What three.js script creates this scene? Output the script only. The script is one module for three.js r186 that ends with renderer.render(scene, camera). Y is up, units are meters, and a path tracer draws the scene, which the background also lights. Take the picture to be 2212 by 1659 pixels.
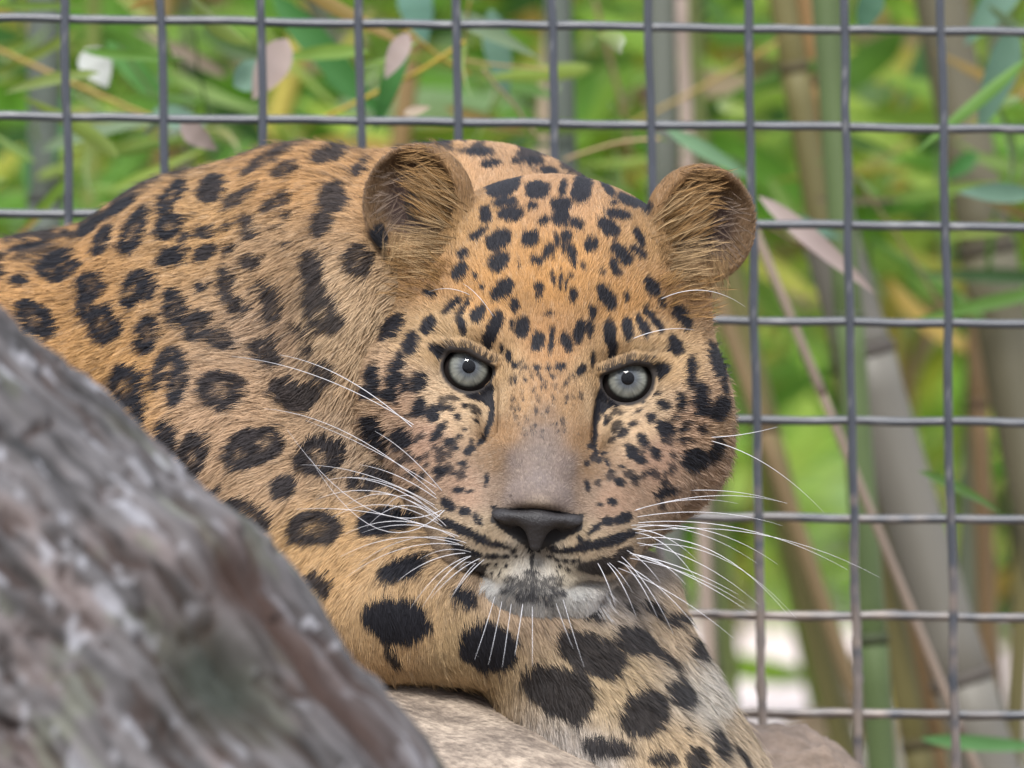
import * as THREE from 'three';
import { ImprovedNoise } from 'three/addons/math/ImprovedNoise.js';
import { mergeGeometries } from 'three/addons/utils/BufferGeometryUtils.js';

// ───────────────────────── camera, sky, sun, exposure ─────────────────────────
const scene = new THREE.Scene();
const K = 0.00025;                 // metres per sculpting unit (quarter of a millimetre)
const YC = 0.75;                   // height of the lens above the enclosure floor
const DIST = 4;                    // lens to the leopard's face
const HALF_H = 829.5 * K;
const camera = new THREE.PerspectiveCamera(2 * Math.atan(HALF_H / DIST) * 180 / Math.PI, 4 / 3, 0.1, 200);
camera.position.set(0, YC, DIST);
camera.lookAt(0, YC, 0);
camera.focus = DIST - 0.04;
camera.userData.fStop = camera.getFocalLength() / 34;   // a lens opening of 34 mm
const renderer = new THREE.WebGLRenderer();
renderer.toneMapping = THREE.LinearToneMapping;
renderer.toneMappingExposure = 1.42;
renderer.shadowMap.enabled = true;
{ // high thin cloud: bright overhead, a little bluer low down
  const W = 64, H = 64, d = new Float32Array(W * H * 4);
  for (let j = 0; j < H; j++) for (let i = 0; i < W; i++) {
    const el = ((j + 0.5) / H - 0.5) * Math.PI, s = Math.sin(el);
    const b = s > 0 ? 0.5 + 1.0 * s : 0.3;
    const o = (j * W + i) * 4;
    d[o] = b * 0.95; d[o + 1] = b * 1.0; d[o + 2] = b * 1.12; d[o + 3] = 1;
  }
  const t = new THREE.DataTexture(d, W, H, THREE.RGBAFormat, THREE.FloatType);
  t.mapping = THREE.EquirectangularReflectionMapping; t.magFilter = THREE.LinearFilter; t.needsUpdate = true;
  scene.background = t; scene.environment = t;
}
const sun = new THREE.DirectionalLight(new THREE.Color(1, 0.96, 0.9), 3.2);
sun.position.set(-0.35, 3.3, 2.7); sun.target.position.set(0, 0.7, 0);
sun.castShadow = true; sun.shadow.radius = 34;
sun.shadow.camera.left = -3; sun.shadow.camera.right = 3; sun.shadow.camera.top = 3; sun.shadow.camera.bottom = -3;
sun.shadow.mapSize.set(2048, 2048);
scene.add(sun, sun.target);

// ───────────────────────── helpers ─────────────────────────
function rng(seed) { let a = seed >>> 0; return () => { a = (a + 0x6D2B79F5) | 0; let t = Math.imul(a ^ (a >>> 15), 1 | a); t = (t + Math.imul(t ^ (t >>> 7), 61 | t)) ^ t; return ((t ^ (t >>> 14)) >>> 0) / 4294967296; }; }
const pn = new ImprovedNoise(), noise = (x, y, z) => pn.noise(x + 91.3, y + 47.7, z + 23.1);
const fbm = (x, y, z, n = 4) => { let s = 0, a = 1; for (let i = 0; i < n; i++) { s += a * noise(x, y, z); x *= 2.03; y *= 2.03; z *= 2.03; a *= 0.5; } return s; };
const clamp = (x, a, b) => Math.min(b, Math.max(a, x)), lerp = (a, b, t) => a + (b - a) * t, smooth = (a, b, x) => { const t = clamp((x - a) / (b - a), 0, 1); return t * t * (3 - 2 * t); };
const V = (x, y, z) => new THREE.Vector3(x, y, z);
// sculpting units (u right, v down, z towards the lens) to metres
const world = (u, v, z = 0) => V((u - 1106) * K, YC - (v - 829.5) * K, z * K);
// a place seen along a line of sight, at its own distance from the lens
const seen = (u, v, d) => V((u - 1106) * K * d / DIST, YC - (v - 829.5) * K * d / DIST, DIST - d);
const used = new Map();
function numbered(n) { const c = used.get(n) ?? 0; used.set(n, c + 1); return c ? n + '_' + String(c).padStart(3, '0') : n; }
function tag(o, label, category, group, kind) { o.userData.label = label; if (category) o.userData.category = category; if (group) o.userData.group = group; if (kind) o.userData.kind = kind; return o; }
function shadows(o) { o.castShadow = o.receiveShadow = true; return o; }
function thing(name, pos) { const g = new THREE.Group(); g.name = numbered(name); if (pos) g.position.copy(pos); scene.add(g); return g; }
function part(parent, name, geo, mat) { const m = shadows(new THREE.Mesh(geo, mat)); m.name = name; parent.add(m); return m; }
function solid(name, geo, mat) { const m = shadows(new THREE.Mesh(geo, mat)); m.name = numbered(name); scene.add(m); return m; }
const rgb = (r, g, b) => new THREE.Color().setRGB(r, g, b);
function bufGeo(pos, idx, col, nor) {
  const g = new THREE.BufferGeometry();
  g.setAttribute('position', new THREE.BufferAttribute(pos instanceof Float32Array ? pos : new Float32Array(pos), 3));
  if (col) g.setAttribute('color', new THREE.BufferAttribute(col instanceof Float32Array ? col : new Float32Array(col), 3));
  g.setIndex(new THREE.BufferAttribute(idx instanceof Uint32Array ? idx : new Uint32Array(idx), 1));
  if (nor) g.setAttribute('normal', new THREE.BufferAttribute(nor instanceof Float32Array ? nor : new Float32Array(nor), 3)); else g.computeVertexNormals();
  return g;
}
// a tapered round strand through points (parallel-transported frame)
function strand(pts, radius, sides = 6, colorAt, wobble) {
  const n = pts.length, pos = [], idx = [], col = [];
  const tan = pts.map((p, i) => pts[Math.min(n - 1, i + 1)].clone().sub(pts[Math.max(0, i - 1)]).normalize());
  let side = Math.abs(tan[0].y) < 0.9 ? V(0, 1, 0) : V(1, 0, 0);
  for (let i = 0; i < n; i++) {
    side = side.clone().addScaledVector(tan[i], -side.dot(tan[i])).normalize();
    const up = tan[i].clone().cross(side), r = typeof radius === 'function' ? radius(i / (n - 1), i) : radius;
    for (let j = 0; j < sides; j++) {
      const a = j / sides * Math.PI * 2, rr = wobble ? r * wobble(pts[i], a) : r;
      pos.push(pts[i].x + (side.x * Math.cos(a) + up.x * Math.sin(a)) * rr, pts[i].y + (side.y * Math.cos(a) + up.y * Math.sin(a)) * rr, pts[i].z + (side.z * Math.cos(a) + up.z * Math.sin(a)) * rr);
      if (colorAt) col.push(...colorAt(i / (n - 1), a, pts[i]));
    }
  }
  for (let i = 0; i < n - 1; i++) for (let j = 0; j < sides; j++) {
    const a = i * sides + j, b = i * sides + (j + 1) % sides, c = a + sides, d = b + sides;
    idx.push(a, b, d, a, d, c);
  }
  for (const e of [0, n - 1]) { // closed ends
    const c = pos.length / 3; pos.push(pts[e].x, pts[e].y, pts[e].z); if (colorAt) col.push(...colorAt(e / (n - 1), 0, pts[e]));
    for (let j = 0; j < sides; j++) { const a = e * sides + j, b = e * sides + (j + 1) % sides; e ? idx.push(a, b, c) : idx.push(b, a, c); }
  }
  return bufGeo(pos, idx, colorAt ? col : null);
}

// ───────────────────────── signed distances ─────────────────────────
const ell = (x, y, z, cx, cy, cz, rx, ry, rz) => {
  const px = (x - cx) / rx, py = (y - cy) / ry, pz = (z - cz) / rz, k0 = Math.sqrt(px * px + py * py + pz * pz);
  const qx = px / rx, qy = py / ry, qz = pz / rz, k1 = Math.sqrt(qx * qx + qy * qy + qz * qz);
  return k1 > 1e-9 ? k0 * (k0 - 1) / k1 : -Math.min(rx, ry, rz);
};
const cone = (x, y, z, ax, ay, az, ra, bx, by, bz, rb) => {
  const dx = bx - ax, dy = by - ay, dz = bz - az, t = clamp(((x - ax) * dx + (y - ay) * dy + (z - az) * dz) / (dx * dx + dy * dy + dz * dz), 0, 1);
  return Math.hypot(x - ax - dx * t, y - ay - dy * t, z - az - dz * t) - lerp(ra, rb, t);
};
const smin = (a, b, k) => { const h = Math.max(k - Math.abs(a - b), 0) / k; return Math.min(a, b) - h * h * k * 0.25; };
const smax = (a, b, k) => -smin(-a, -b, k);

// surface nets over a box; the field is skipped where it is far from the surface
function surfaceNets(f, lo, hi, cell) {
  const nx = Math.ceil((hi[0] - lo[0]) / cell) + 1, ny = Math.ceil((hi[1] - lo[1]) / cell) + 1, nz = Math.ceil((hi[2] - lo[2]) / cell) + 1;
  const F = new Float32Array(nx * ny * nz), B = 4;
  for (let k0 = 0; k0 < nz; k0 += B) for (let j0 = 0; j0 < ny; j0 += B) for (let i0 = 0; i0 < nx; i0 += B) {
    const c = f(lo[0] + (i0 + B / 2) * cell, lo[1] + (j0 + B / 2) * cell, lo[2] + (k0 + B / 2) * cell), far = Math.abs(c) > B * cell * 2.2;
    for (let k = k0; k < Math.min(nz, k0 + B); k++) for (let j = j0; j < Math.min(ny, j0 + B); j++) for (let i = i0; i < Math.min(nx, i0 + B); i++)
      F[(k * ny + j) * nx + i] = far ? c : f(lo[0] + i * cell, lo[1] + j * cell, lo[2] + k * cell);
  }
  const id = new Int32Array(nx * ny * nz).fill(-1), P = [], at = (i, j, k) => (k * ny + j) * nx + i;
  for (let k = 0; k < nz - 1; k++) for (let j = 0; j < ny - 1; j++) for (let i = 0; i < nx - 1; i++) {
    let mask = 0; const b = at(i, j, k);
    for (let c = 0; c < 8; c++) if (F[b + (c & 1) + ((c >> 1) & 1) * nx + (c >> 2) * nx * ny] < 0) mask |= 1 << c;
    if (mask === 0 || mask === 255) continue;
    let sx = 0, sy = 0, sz = 0, n = 0;
    for (let c = 0; c < 8; c++) for (let ax = 0; ax < 3; ax++) {
      if (c & (1 << ax)) continue; const e = c | (1 << ax);
      if (((mask >> c) & 1) === ((mask >> e) & 1)) continue;
      const fa = F[b + (c & 1) + ((c >> 1) & 1) * nx + (c >> 2) * nx * ny], fb = F[b + (e & 1) + ((e >> 1) & 1) * nx + (e >> 2) * nx * ny], t = fa / (fa - fb);
      sx += (c & 1) + (ax === 0 ? t : 0); sy += ((c >> 1) & 1) + (ax === 1 ? t : 0); sz += (c >> 2) + (ax === 2 ? t : 0); n++;
    }
    id[b] = P.length / 3; P.push(lo[0] + (i + sx / n) * cell, lo[1] + (j + sy / n) * cell, lo[2] + (k + sz / n) * cell);
  }
  const I = [], quad = (a, b, c, d, flip) => { if (a < 0 || b < 0 || c < 0 || d < 0) return; flip ? I.push(a, c, b, a, d, c) : I.push(a, b, c, a, c, d); };
  for (let k = 1; k < nz - 1; k++) for (let j = 1; j < ny - 1; j++) for (let i = 1; i < nx - 1; i++) {
    const b = at(i, j, k), s = F[b] < 0;
    if (s !== F[b + 1] < 0) quad(id[b], id[b - nx], id[b - nx - nx * ny], id[b - nx * ny], !s);
    if (s !== F[b + nx] < 0) quad(id[b], id[b - nx * ny], id[b - nx * ny - 1], id[b - 1], !s);
    if (s !== F[b + nx * ny] < 0) quad(id[b], id[b - 1], id[b - 1 - nx], id[b - nx], !s);
  }
  return { P: new Float32Array(P), I: new Uint32Array(I) };
}

// ───────────────────────── the leopard ─────────────────────────
// The head is sculpted in its own axes (x to its left ear in the picture's right, y up, z out of the face, origin between the eyes),
// the body in (u, v, z). The head is rolled a few degrees on the neck.
const ROLL = 4.2 * Math.PI / 180, RC = Math.cos(ROLL), RS = Math.sin(ROLL), EYE_Z = 150, EYE_U = 1182, EYE_V = 813;
const toHead = (u, v, z) => [(u - EYE_U) * RC + (v - EYE_V) * RS, (u - EYE_U) * RS - (v - EYE_V) * RC, z - EYE_Z];
const fromHead = (x, y, z) => [EYE_U + x * RC + y * RS, EYE_V + x * RS - y * RC, z + EYE_Z];
const EX = 171, EY = 2, EZ = -52, ER = 62;          // eyeball
// opening between the lids: distance (negative inside) in the plane of the face; ex grows towards the outer corner
function lidGap(ax, y) {
  let ex = ax - EX, ey = y - EY; const c = 0.966, s = 0.259;
  const rx = ex * c + ey * s, ry = -ex * s + ey * c;
  const e = (Math.hypot(rx / 53, ry / 45.5) - 1) * 48;
  return Math.max(e, ey - 34, -0.41 * (ex - 18) + 0.912 * (ey - 39));
}
// outline of the bare nose seen from the front: wide above, drawn to a point at the lip
const noseBed = (a, y) => Math.max(a - (y > -318 ? 98 : lerp(98, 14, clamp((-318 - y) / 52, 0, 1))), y + 282, -372 - y);
function headF(x, y, z) {
  const a = Math.abs(x);
  let d = ell(a, y, z, 0, 130, -265, 340, 305, 300);
  d = smin(d, ell(a, y, z, 240, -85, -185, 166, 220, 190), 70);
  d = smin(d, ell(a, y, z, 225, -30, -90, 150, 105, 110), 50);
  d = smin(d, cone(a, y, z, 0, 40, -70, 108, 0, -262, 147, 80), 50);
  d = smin(d, cone(a, y, z, 60, 20, -75, 60, 45, -230, 110, 45), 40);
  d = smin(d, ell(a, y, z, 110, -338, 78, 110, 100, 108), 64);
  d = smin(d, ell(a, y, z, 130, -255, 30, 100, 110, 105), 50);
  d = smin(d, ell(a, y, z, 190, -200, -20, 110, 130, 100), 70);
  d = smin(d, ell(a, y, z, 0, -390, -40, 190, 115, 160), 60);
  d = smin(d, ell(a, y, z, 0, -460, 74, 142, 82, 92), 30);
  d = smin(d, ell(a, y, z, 0, -250, -250, 260, 240, 240), 80);
  d = smin(d, ell(a, y, z, 145, 82, -52, 112, 52, 72), 34);
  // hollow round the eye, then the lids
  d = smax(d, -ell(a, y, z, EX + 4, EY - 4, 40, 70, 52, 52), 40);
  d = smax(d, -cone(a, y, z, 122, -45, 12, 12, 112, -140, 62, 16), 26);
  d = smin(d, Math.hypot(a - EX, y - EY, z - EZ) - (ER + 11), 16);
  d = smin(d, Math.min(cone(a, y, z, EX - 56, EY + 18, EZ + 58, 9, EX + 12, EY + 47, EZ + 70, 12), cone(a, y, z, EX + 12, EY + 47, EZ + 70, 12, EX + 72, EY + 44, EZ + 40, 10)), 14);
  if (z > EZ - 30) d = smax(d, -Math.max(lidGap(a, y), Math.hypot(a - EX, y - EY, z - EZ) - (ER + 60)), 6);
  // ears: cupped shells
  const ux = 0.42, uz = 0.907, qx = a - 305, qy = y - 352, qz = z + 170;       // opening axis turned outwards
  const lx = qx * uz - qz * ux, lz = qx * ux + qz * uz;
  let e = ell(lx, qy, lz, 0, 0, 0, 124, 126, 80);
  e = smax(e, -ell(lx, qy, lz, 2, -1, 68, 116, 118, 106), 7);
  e = smin(e, cone(a, y, z, 235, 200, -220, 95, 285, 300, -200, 62), 34);
  e = smax(e, -ell(lx, qy, lz, 22, -26, 52, 76, 78, 84), 20);
  d = smin(d, e, 36);
  // mouth line, philtrum
  d = smax(d, -Math.min(cone(a, y, z, 0, -428, 178, 8, 80, -446, 155, 9), cone(a, y, z, 80, -446, 155, 9, 165, -412, 95, 11), cone(a, y, z, 165, -412, 95, 11, 225, -350, 10, 10)), 14);
  d = smax(d, -cone(a, y, z, 0, -370, 205, 5, 0, -428, 192, 6), 10);
  // bed of the nose
  d = smax(d, -ell(a, y, z, 0, -325, 215, 92, 46, 52), 16);
  // neck going back
  d = smin(d, cone(x, y, z, 0, 60, -420, 290, -60, 110, -700, 310), 90);
  return d;
}
function noseF(x, y, z) {
  const a = Math.abs(x);
  let d = ell(a, y, z, 0, -301, 180, 92, 20, 42);
  d = smin(d, cone(a, y, z, 0, -312, 194, 30, 0, -358, 190, 13), 22);
  d = smin(d, ell(a, y, z, 72, -310, 160, 28, 27, 42), 14);
  d = smax(d, -cone(a, y, z, 50, -334, 234, 13, 66, -338, 190, 20), 9);
  d = smax(d, -cone(a, y, z, 60, -333, 222, 12, 108, -312, 166, 8), 8);
  d = smax(d, -cone(a, y, z, 0, -322, 229, 3, 0, -372, 208, 4), 7);
  return d;
}
function bodyF(u, v, z) {
  let d = ell(u, v, z, 650, 810, -400, 425, 512, 330);
  d = smin(d, ell(u, v, z, 1075, 770, -430, 390, 440, 300), 160);
  d = smin(d, ell(u, v, z, 130, 1030, -500, 560, 540, 330), 160);
  d = smin(d, ell(u, v, z, 360, 800, -440, 250, 420, 300), 120);
  d = smin(d, ell(u, v, z, -500, 1100, -540, 600, 520, 330), 150);
  d = smin(d, ell(u, v, z, 480, 1000, -230, 290, 330, 250), 120);
  d = smin(d, cone(u, v, z, 1000, 640, -360, 330, 1160, 780, -160, 300), 100);
  d = smin(d, ell(u, v, z, 745, 780, -190, 120, 330, 200), 90);
  d = smin(d, ell(u, v, z, 900, 1150, -120, 330, 270, 250), 100);
  d = smin(d, cone(u, v, z, 470, 1000, -90, 230, 800, 1290, 90, 165), 80);
  d = smin(d, cone(u, v, z, 760, 1285, 100, 170, 1130, 1330, 150, 150), 60);
  d = smin(d, cone(u, v, z, 1160, 1330, 110, 165, 1405, 1740, 140, 212), 40);
  d = smin(d, cone(u, v, z, 1320, 1360, -40, 150, 1540, 1780, -40, 165), 8);
  d = smin(d, ell(u, v, z, 1290, 1300, -90, 175, 130, 150), 50);
  return d;
}
// first surface met along a line of sight
function hit(u, v) {
  let z = 480, best = 'body';
  for (let i = 0; i < 260; i++) {
    const s = (DIST / K - z) / (DIST / K), pu = 1106 + (u - 1106) * s, pv = 829.5 + (v - 829.5) * s;
    const h = toHead(pu, pv, z), dh = headF(...h), db = bodyF(pu, pv, z), d = Math.min(dh, db);
    best = dh < db ? 'head' : 'body';
    if (d < 1) return { u: pu, v: pv, z, on: best };
    z -= Math.max(0.8, d * 0.6); if (z < -900) break;
  }
  return null;
}
// ---- rosettes and spots: [x, y, half-length, half-width, turn in degrees], each list in the scale of one study sheet ----
const spots = [];
function spotSheet(list, u0, v0, s, on, dark = 1, grow = 1, broken = 0) {
  for (const [x, y, a, b = a, t = 0] of list) {
    const u = u0 + x * s, v = v0 + y * s, h = hit(u, v); if (!h) continue;
    if (on && h.on !== on) continue;
    spots.push({ u: h.u, v: h.v, z: h.z, on: h.on, a: a * s * grow, b: b * s * grow, hole: a > 45 && Math.abs(noise(spots.length * 1.7, 3, 9)) < broken * 0.5 ? 0.35 + 0.6 * Math.abs(noise(spots.length * 3.1, 8, 1)) : 0, c: Math.cos(t * Math.PI / 180), s: Math.sin(t * Math.PI / 180), reach: Math.max(a, b) * s * grow * 1.6 + 8, dark: typeof dark === 'function' ? dark(x, y) : dark, seed: spots.length * 7.31 });
  }
}
const forehead = [
  [858, 462, 62, 32], [830, 405, 65, 25, -5], [800, 590, 66, 42, -20], [955, 585, 42, 38], [1020, 500, 34, 18, -8], [1105, 485, 42, 40], [1180, 518, 38, 22, 20], [800, 698, 54, 38, -35], [612, 745, 54, 32, -45],
  [985, 688, 30, 16, 8], [1035, 648, 38, 18, -60], [1085, 600, 38, 14, 85], [1062, 640, 30, 10, 90], [1115, 620, 40, 10, 95], [1130, 570, 26, 24], [1155, 660, 55, 20, 72], [1245, 612, 32, 30], [1330, 525, 57, 36, 35], [1380, 462, 64, 22, 8], [1480, 575, 50, 22, 65],
  [1474, 645, 46, 14, 36], [1395, 657, 68, 32, 45], [1364, 726, 46, 20, 58], [1542, 815, 54, 30, 52], [1590, 885, 30, 16, 60], [1320, 865, 66, 34, 58], [820, 832, 64, 34, -38], [993, 815, 26, 16], [995, 855, 18, 14], [1065, 780, 32, 9, 75], [1100, 790, 40, 10, 95], [1125, 800, 28, 8, 100], [1150, 768, 14, 8], [1160, 855, 34, 18, 85],
  [880, 905, 36, 20, 95], [1255, 935, 36, 18, 80], [580, 905, 62, 16, -46], [640, 905, 44, 11, -48], [612, 950, 36, 9, -45], [620, 1000, 36, 22, 80], [705, 945, 52, 28, -50], [775, 1020, 92, 32, 114], [735, 1090, 24, 9, 90], [915, 1010, 44, 36, 100], [863, 995, 26, 12, 100], [1045, 945, 25, 9, -15],
  [990, 1080, 46, 30, 112], [1055, 1075, 66, 13, 95], [1128, 1085, 46, 24, 68], [1190, 1035, 52, 30, 100], [1240, 1020, 44, 17, 85], [1340, 1050, 76, 30, 76], [1352, 1130, 34, 18, 85], [1425, 1020, 54, 24, 75], [1500, 1010, 62, 20, 62], [1545, 965, 64, 19, 55], [1580, 1015, 30, 14, 70],
  [700, 560, 46, 18, -35], [735, 465, 44, 30, 90], [630, 655, 30, 20, -20], [690, 765, 13], [720, 815, 14, 10], [1210, 718, 15, 10, 70], [1420, 860, 20, 12, 60], [900, 715, 18, 7, 80], [1300, 735, 18, 7, 60], [470, 840, 30, 24]];
const cheeks = [
  [1650, 1100, 50, 28, 62], [290, 1015, 68, 40, -50], [465, 1010, 46, 28, -62], [385, 1095, 56, 30, -78], [312, 1250, 100, 30, 104], [290, 1335, 38, 34], [205, 1250, 52, 32, 70], [180, 1330, 42, 34], [420, 1280, 52, 24, 100], [425, 1400, 46, 28, 95], [485, 1435, 38, 30, 90], [215, 1520, 92, 40, 65], [340, 1550, 52, 42, 38],
  [520, 1510, 52, 16, -58], [570, 1570, 26, 18], [665, 1612, 28, 14, -55], [1855, 1185, 82, 36, 76], [1725, 1225, 78, 18, 97], [1770, 1355, 76, 34, 86], [1865, 1400, 62, 38, -52], [1680, 1370, 40, 17, 88], [1600, 1385, 28, 20, 40], [1540, 1440, 18, 14], [1604, 1500, 40, 32, 70], [1500, 1555, 32, 20, 62], [1556, 1615, 32, 21, 70], [1778, 1500, 22, 15, 80], [1740, 1640, 64, 42, -30], [1452, 1612, 32, 18, 60],
  [850, 1150, 30, 16, 75], [880, 1195, 18, 14], [815, 1115, 18, 9, 90], [985, 1210, 18, 14], [1100, 1205, 26, 16], [1198, 1222, 34, 18, -45], [1255, 1160, 34, 12, 95], [1040, 1215, 13, 12], [1010, 1270, 8], [880, 1275, 10], [930, 1270, 8], [930, 1212, 9], [1160, 1250, 8], [970, 1320, 7], [1120, 1290, 8], [1060, 1250, 7], [1690, 960, 70, 26, 52], [1450, 1290, 0.1],
  [640, 1395, 12], [600, 1440, 14, 9], [560, 1400, 10], [690, 1470, 9], [640, 1510, 12, 8], [610, 1545, 16, 9, -50], [1640, 1450, 12], [1690, 1500, 12], [1450, 1480, 9], [1510, 1370, 14, 8, -30], [1480, 1420, 20, 6, -35], [1580, 1330, 10], [1660, 1440, 9], [365, 1290, 38, 10, 95], [1820, 1090, 20, 12, 60], [1890, 1300, 14, 28]];
const eyeRims = [ // black skin at the corners of the eyes and the lines running down from them
  [515, 1130, 46, 27, 10], [560, 1110, 40, 13, 0], [742, 1325, 64, 30, 85], [680, 1342, 60, 20, 28], [765, 1420, 60, 15, 92], [748, 1490, 50, 13, 110], [722, 1550, 40, 12, 115], [1580, 1216, 48, 28, 25], [1535, 1190, 40, 15, 15], [1304, 1362, 62, 29, 98], [1365, 1374, 56, 20, -20], [1272, 1440, 60, 14, 92], [1268, 1510, 60, 12, 92], [1275, 1600, 50, 10, 86]];
const muzzle = [
  [510, 120, 48, 18, -60], [570, 160, 24, 18], [597, 192, 13], [660, 200, 28, 18, -60], [630, 265, 20, 12, -10], [530, 300, 34, 22, 18], [588, 318, 8], [610, 395, 24, 15, 0], [660, 405, 16, 6], [560, 468, 44, 22, 42], [640, 502, 25, 20], [700, 540, 36, 13, 52],
  [560, 560, 44, 20, 18], [630, 590, 60, 20, 24], [710, 630, 60, 18, 28], [800, 660, 60, 13, 10], [600, 660, 60, 17, 30], [680, 700, 50, 14, 20], [770, 718, 40, 10], [840, 718, 24, 9], [745, 760, 11, 9], [790, 757, 9], [840, 765, 8], [875, 690, 12, 10], [770, 800, 7], [888, 716, 8], [730, 800, 7], [810, 802, 6],
  [745, 345, 30, 10, 95], [1230, 372, 28, 10, 80], [1390, 355, 21, 18], [1350, 450, 21, 18], [1290, 465, 12, 9], [1402, 530, 42, 22, -25], [1330, 546, 26, 20], [1270, 580, 44, 12, -42],
  [1080, 686, 34, 9], [1150, 682, 50, 14, -5], [1250, 662, 70, 22, -12], [1370, 630, 80, 24, -20], [1440, 606, 30, 16, -20], [1200, 632, 16, 12], [1050, 715, 16, 8], [1090, 732, 12, 7], [1100, 765, 9, 7], [1140, 780, 9], [1085, 790, 7], [1180, 738, 26, 8, -8], [1130, 735, 14, 8],
  [1610, 92, 34, 32], [1500, 145, 30, 17, 62], [1555, 207, 30, 20, 75], [1440, 215, 26, 20, 70], [1482, 245, 24, 20], [1740, 235, 64, 44, -28], [1845, 185, 62, 22, -65], [1600, 395, 54, 18, -20], [1330, 260, 22, 9, 70], [1400, 280, 12, 9], [1390, 130, 16, 9], [1250, 180, 20, 12, 80], [1350, 300, 12, 7], [1420, 175, 10], [1520, 305, 40, 9, -28], [1620, 290, 40, 8, -30], [1460, 330, 24, 10, -20], [1310, 215, 11, 8], [1640, 215, 14, 9]];
const mouth = [[630, 705, 66, 24, 35], [690, 770, 70, 34, 50], [620, 790, 60, 34, 60], [1310, 760, 110, 44, -14], [1400, 705, 60, 28, -30], [1240, 770, 60, 24, 0], [965, 740, 60, 9, 90], [965, 800, 40, 10], [830, 890, 20, 9, 20], [900, 920, 22, 8, 60], [1030, 925, 24, 9, 70], [1110, 900, 20, 9, 0], [1060, 950, 16, 7, 60]];
const armSpots = [
  [250, 560, 130, 62, -3], [345, 772, 132, 44, -16], [310, 1012, 156, 106, 5], [750, 1142, 142, 108, 15], [1240, 1190, 168, 86, 24], [1100, 1370, 175, 112, 20], [1160, 1460, 70, 60, 40], [1450, 1130, 108, 62, 20], [1600, 1212, 95, 24, 36], [1660, 1020, 82, 30], [1780, 1170, 64, 55], [1500, 1482, 108, 104], [1690, 1372, 82, 78, 40], [1985, 1350, 98, 28, 62], [1860, 1620, 72, 36, 68], [1340, 1635, 112, 36, 10], [1710, 1565, 22, 9, 80], [1240, 1000, 46, 26], [1540, 965, 50, 24, 20], [1430, 970, 36, 14, 20], [1940, 1210, 54, 14, 55], [640, 905, 60, 40, 20], [1570, 1010, 30, 14, 60]];
const pawSpots = [[430, 1600, 60, 30], [590, 1610, 60, 44, 80], [810, 1600, 64, 28, 60], [830, 1255, 80, 18, 62], [155, 1545, 110, 36, 10], [700, 1540, 70, 38, 70], [925, 1470, 60, 14, 65], [1000, 1640, 40, 20]];
const flank = [
  [300, 770, 80, 40, -25], [260, 840, 60, 36, 20], [350, 830, 80, 34, -40], [470, 900, 66, 70, 70], [450, 1010, 60, 44, 90], [540, 1085, 90, 76, 65], [110, 882, 36, 28], [0, 840, 44, 24, 80], [190, 1070, 110, 64, 50], [525, 680, 80, 36, 112], [680, 640, 122, 48, 108], [672, 925, 80, 42, 96], [720, 855, 52, 40], [760, 920, 52, 30, 95], [750, 1140, 92, 46, 98], [862, 470, 98, 40, 122], [850, 612, 76, 56, -45], [1058, 432, 78, 52, 112], [1180, 480, 60, 36, -35], [1230, 450, 50, 26, -40],
  [1370, 502, 62, 28, -20], [1412, 462, 28, 22], [1340, 282, 130, 26, -33], [1420, 340, 62, 32, -25], [1630, 270, 84, 38, -24], [1780, 332, 64, 24, -45], [868, 762, 64, 50, -10], [920, 682, 46, 24, 100], [1035, 640, 50, 36], [1028, 742, 64, 38, -32], [1245, 612, 64, 34, 72], [1250, 790, 48, 34], [1150, 720, 22], [1130, 612, 20], [888, 1010, 100, 46, 75], [1005, 910, 28], [1130, 890, 80, 38, 82], [1180, 1000, 62, 36, 50], [1360, 1005, 85, 52, 80], [1290, 900, 26],
  [1000, 1100, 78, 50, 100], [1100, 1172, 76, 46, 32], [1310, 1242, 84, 44, 40], [1660, 480, 72, 62, 70], [1605, 605, 60, 44, 112], [1560, 810, 80, 52, 80], [1580, 920, 60, 46, 80], [1610, 1020, 104, 72, 62], [1770, 780, 72, 52, 80], [808, 1340, 84, 28, 98], [868, 1240, 50, 38, 20], [915, 1290, 60, 28, 80], [905, 1390, 96, 40, 102], [650, 1390, 104, 78, 62], [710, 1510, 72, 28, 75], [1105, 1420, 98, 80, 10], [1430, 1442, 104, 64, 35], [1550, 1420, 46, 34, 30], [1610, 1310, 62, 38, 50], [1490, 1110, 56, 18, 28], [1350, 1165, 30, 18, 40], [1530, 1200, 34, 16, 30], [840, 1620, 62, 46, 75],
  [1430, 560, 30, 18, -30], [1420, 700, 20], [1380, 620, 18, 10], [1540, 1400, 30, 18, 30]];
const dorsal = [[470, 605, 90, 30, -38], [610, 515, 100, 30, -34], [850, 350, 80, 24, -30], [970, 290, 90, 28, -28], [1120, 228, 110, 28, -20], [1270, 195, 90, 20, -10], [160, 718, 90, 16, -12], [1180, 240, 80, 24, -25], [1500, 175, 50, 12, 0]];
const chestSpots = [[970, 130, 112, 58, 102], [1200, 110, 80, 62, 90], [1320, 70, 76, 76], [1280, 140, 110, 30, -20], [1250, 20, 70, 26, 0], [1580, 130, 108, 88], [1415, 275, 58, 50], [1240, 402, 112, 50, 36], [1570, 475, 128, 76], [1580, 745, 66, 38, 50], [1080, 290, 26, 18, -20], [850, 60, 66, 42, 80], [1930, 1100, 52, 24, 60], [1900, 235, 120, 30, 25], [1780, 270, 70, 30, 20], [2050, 330, 90, 40, 30], [1330, 640, 0.1]];
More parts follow.
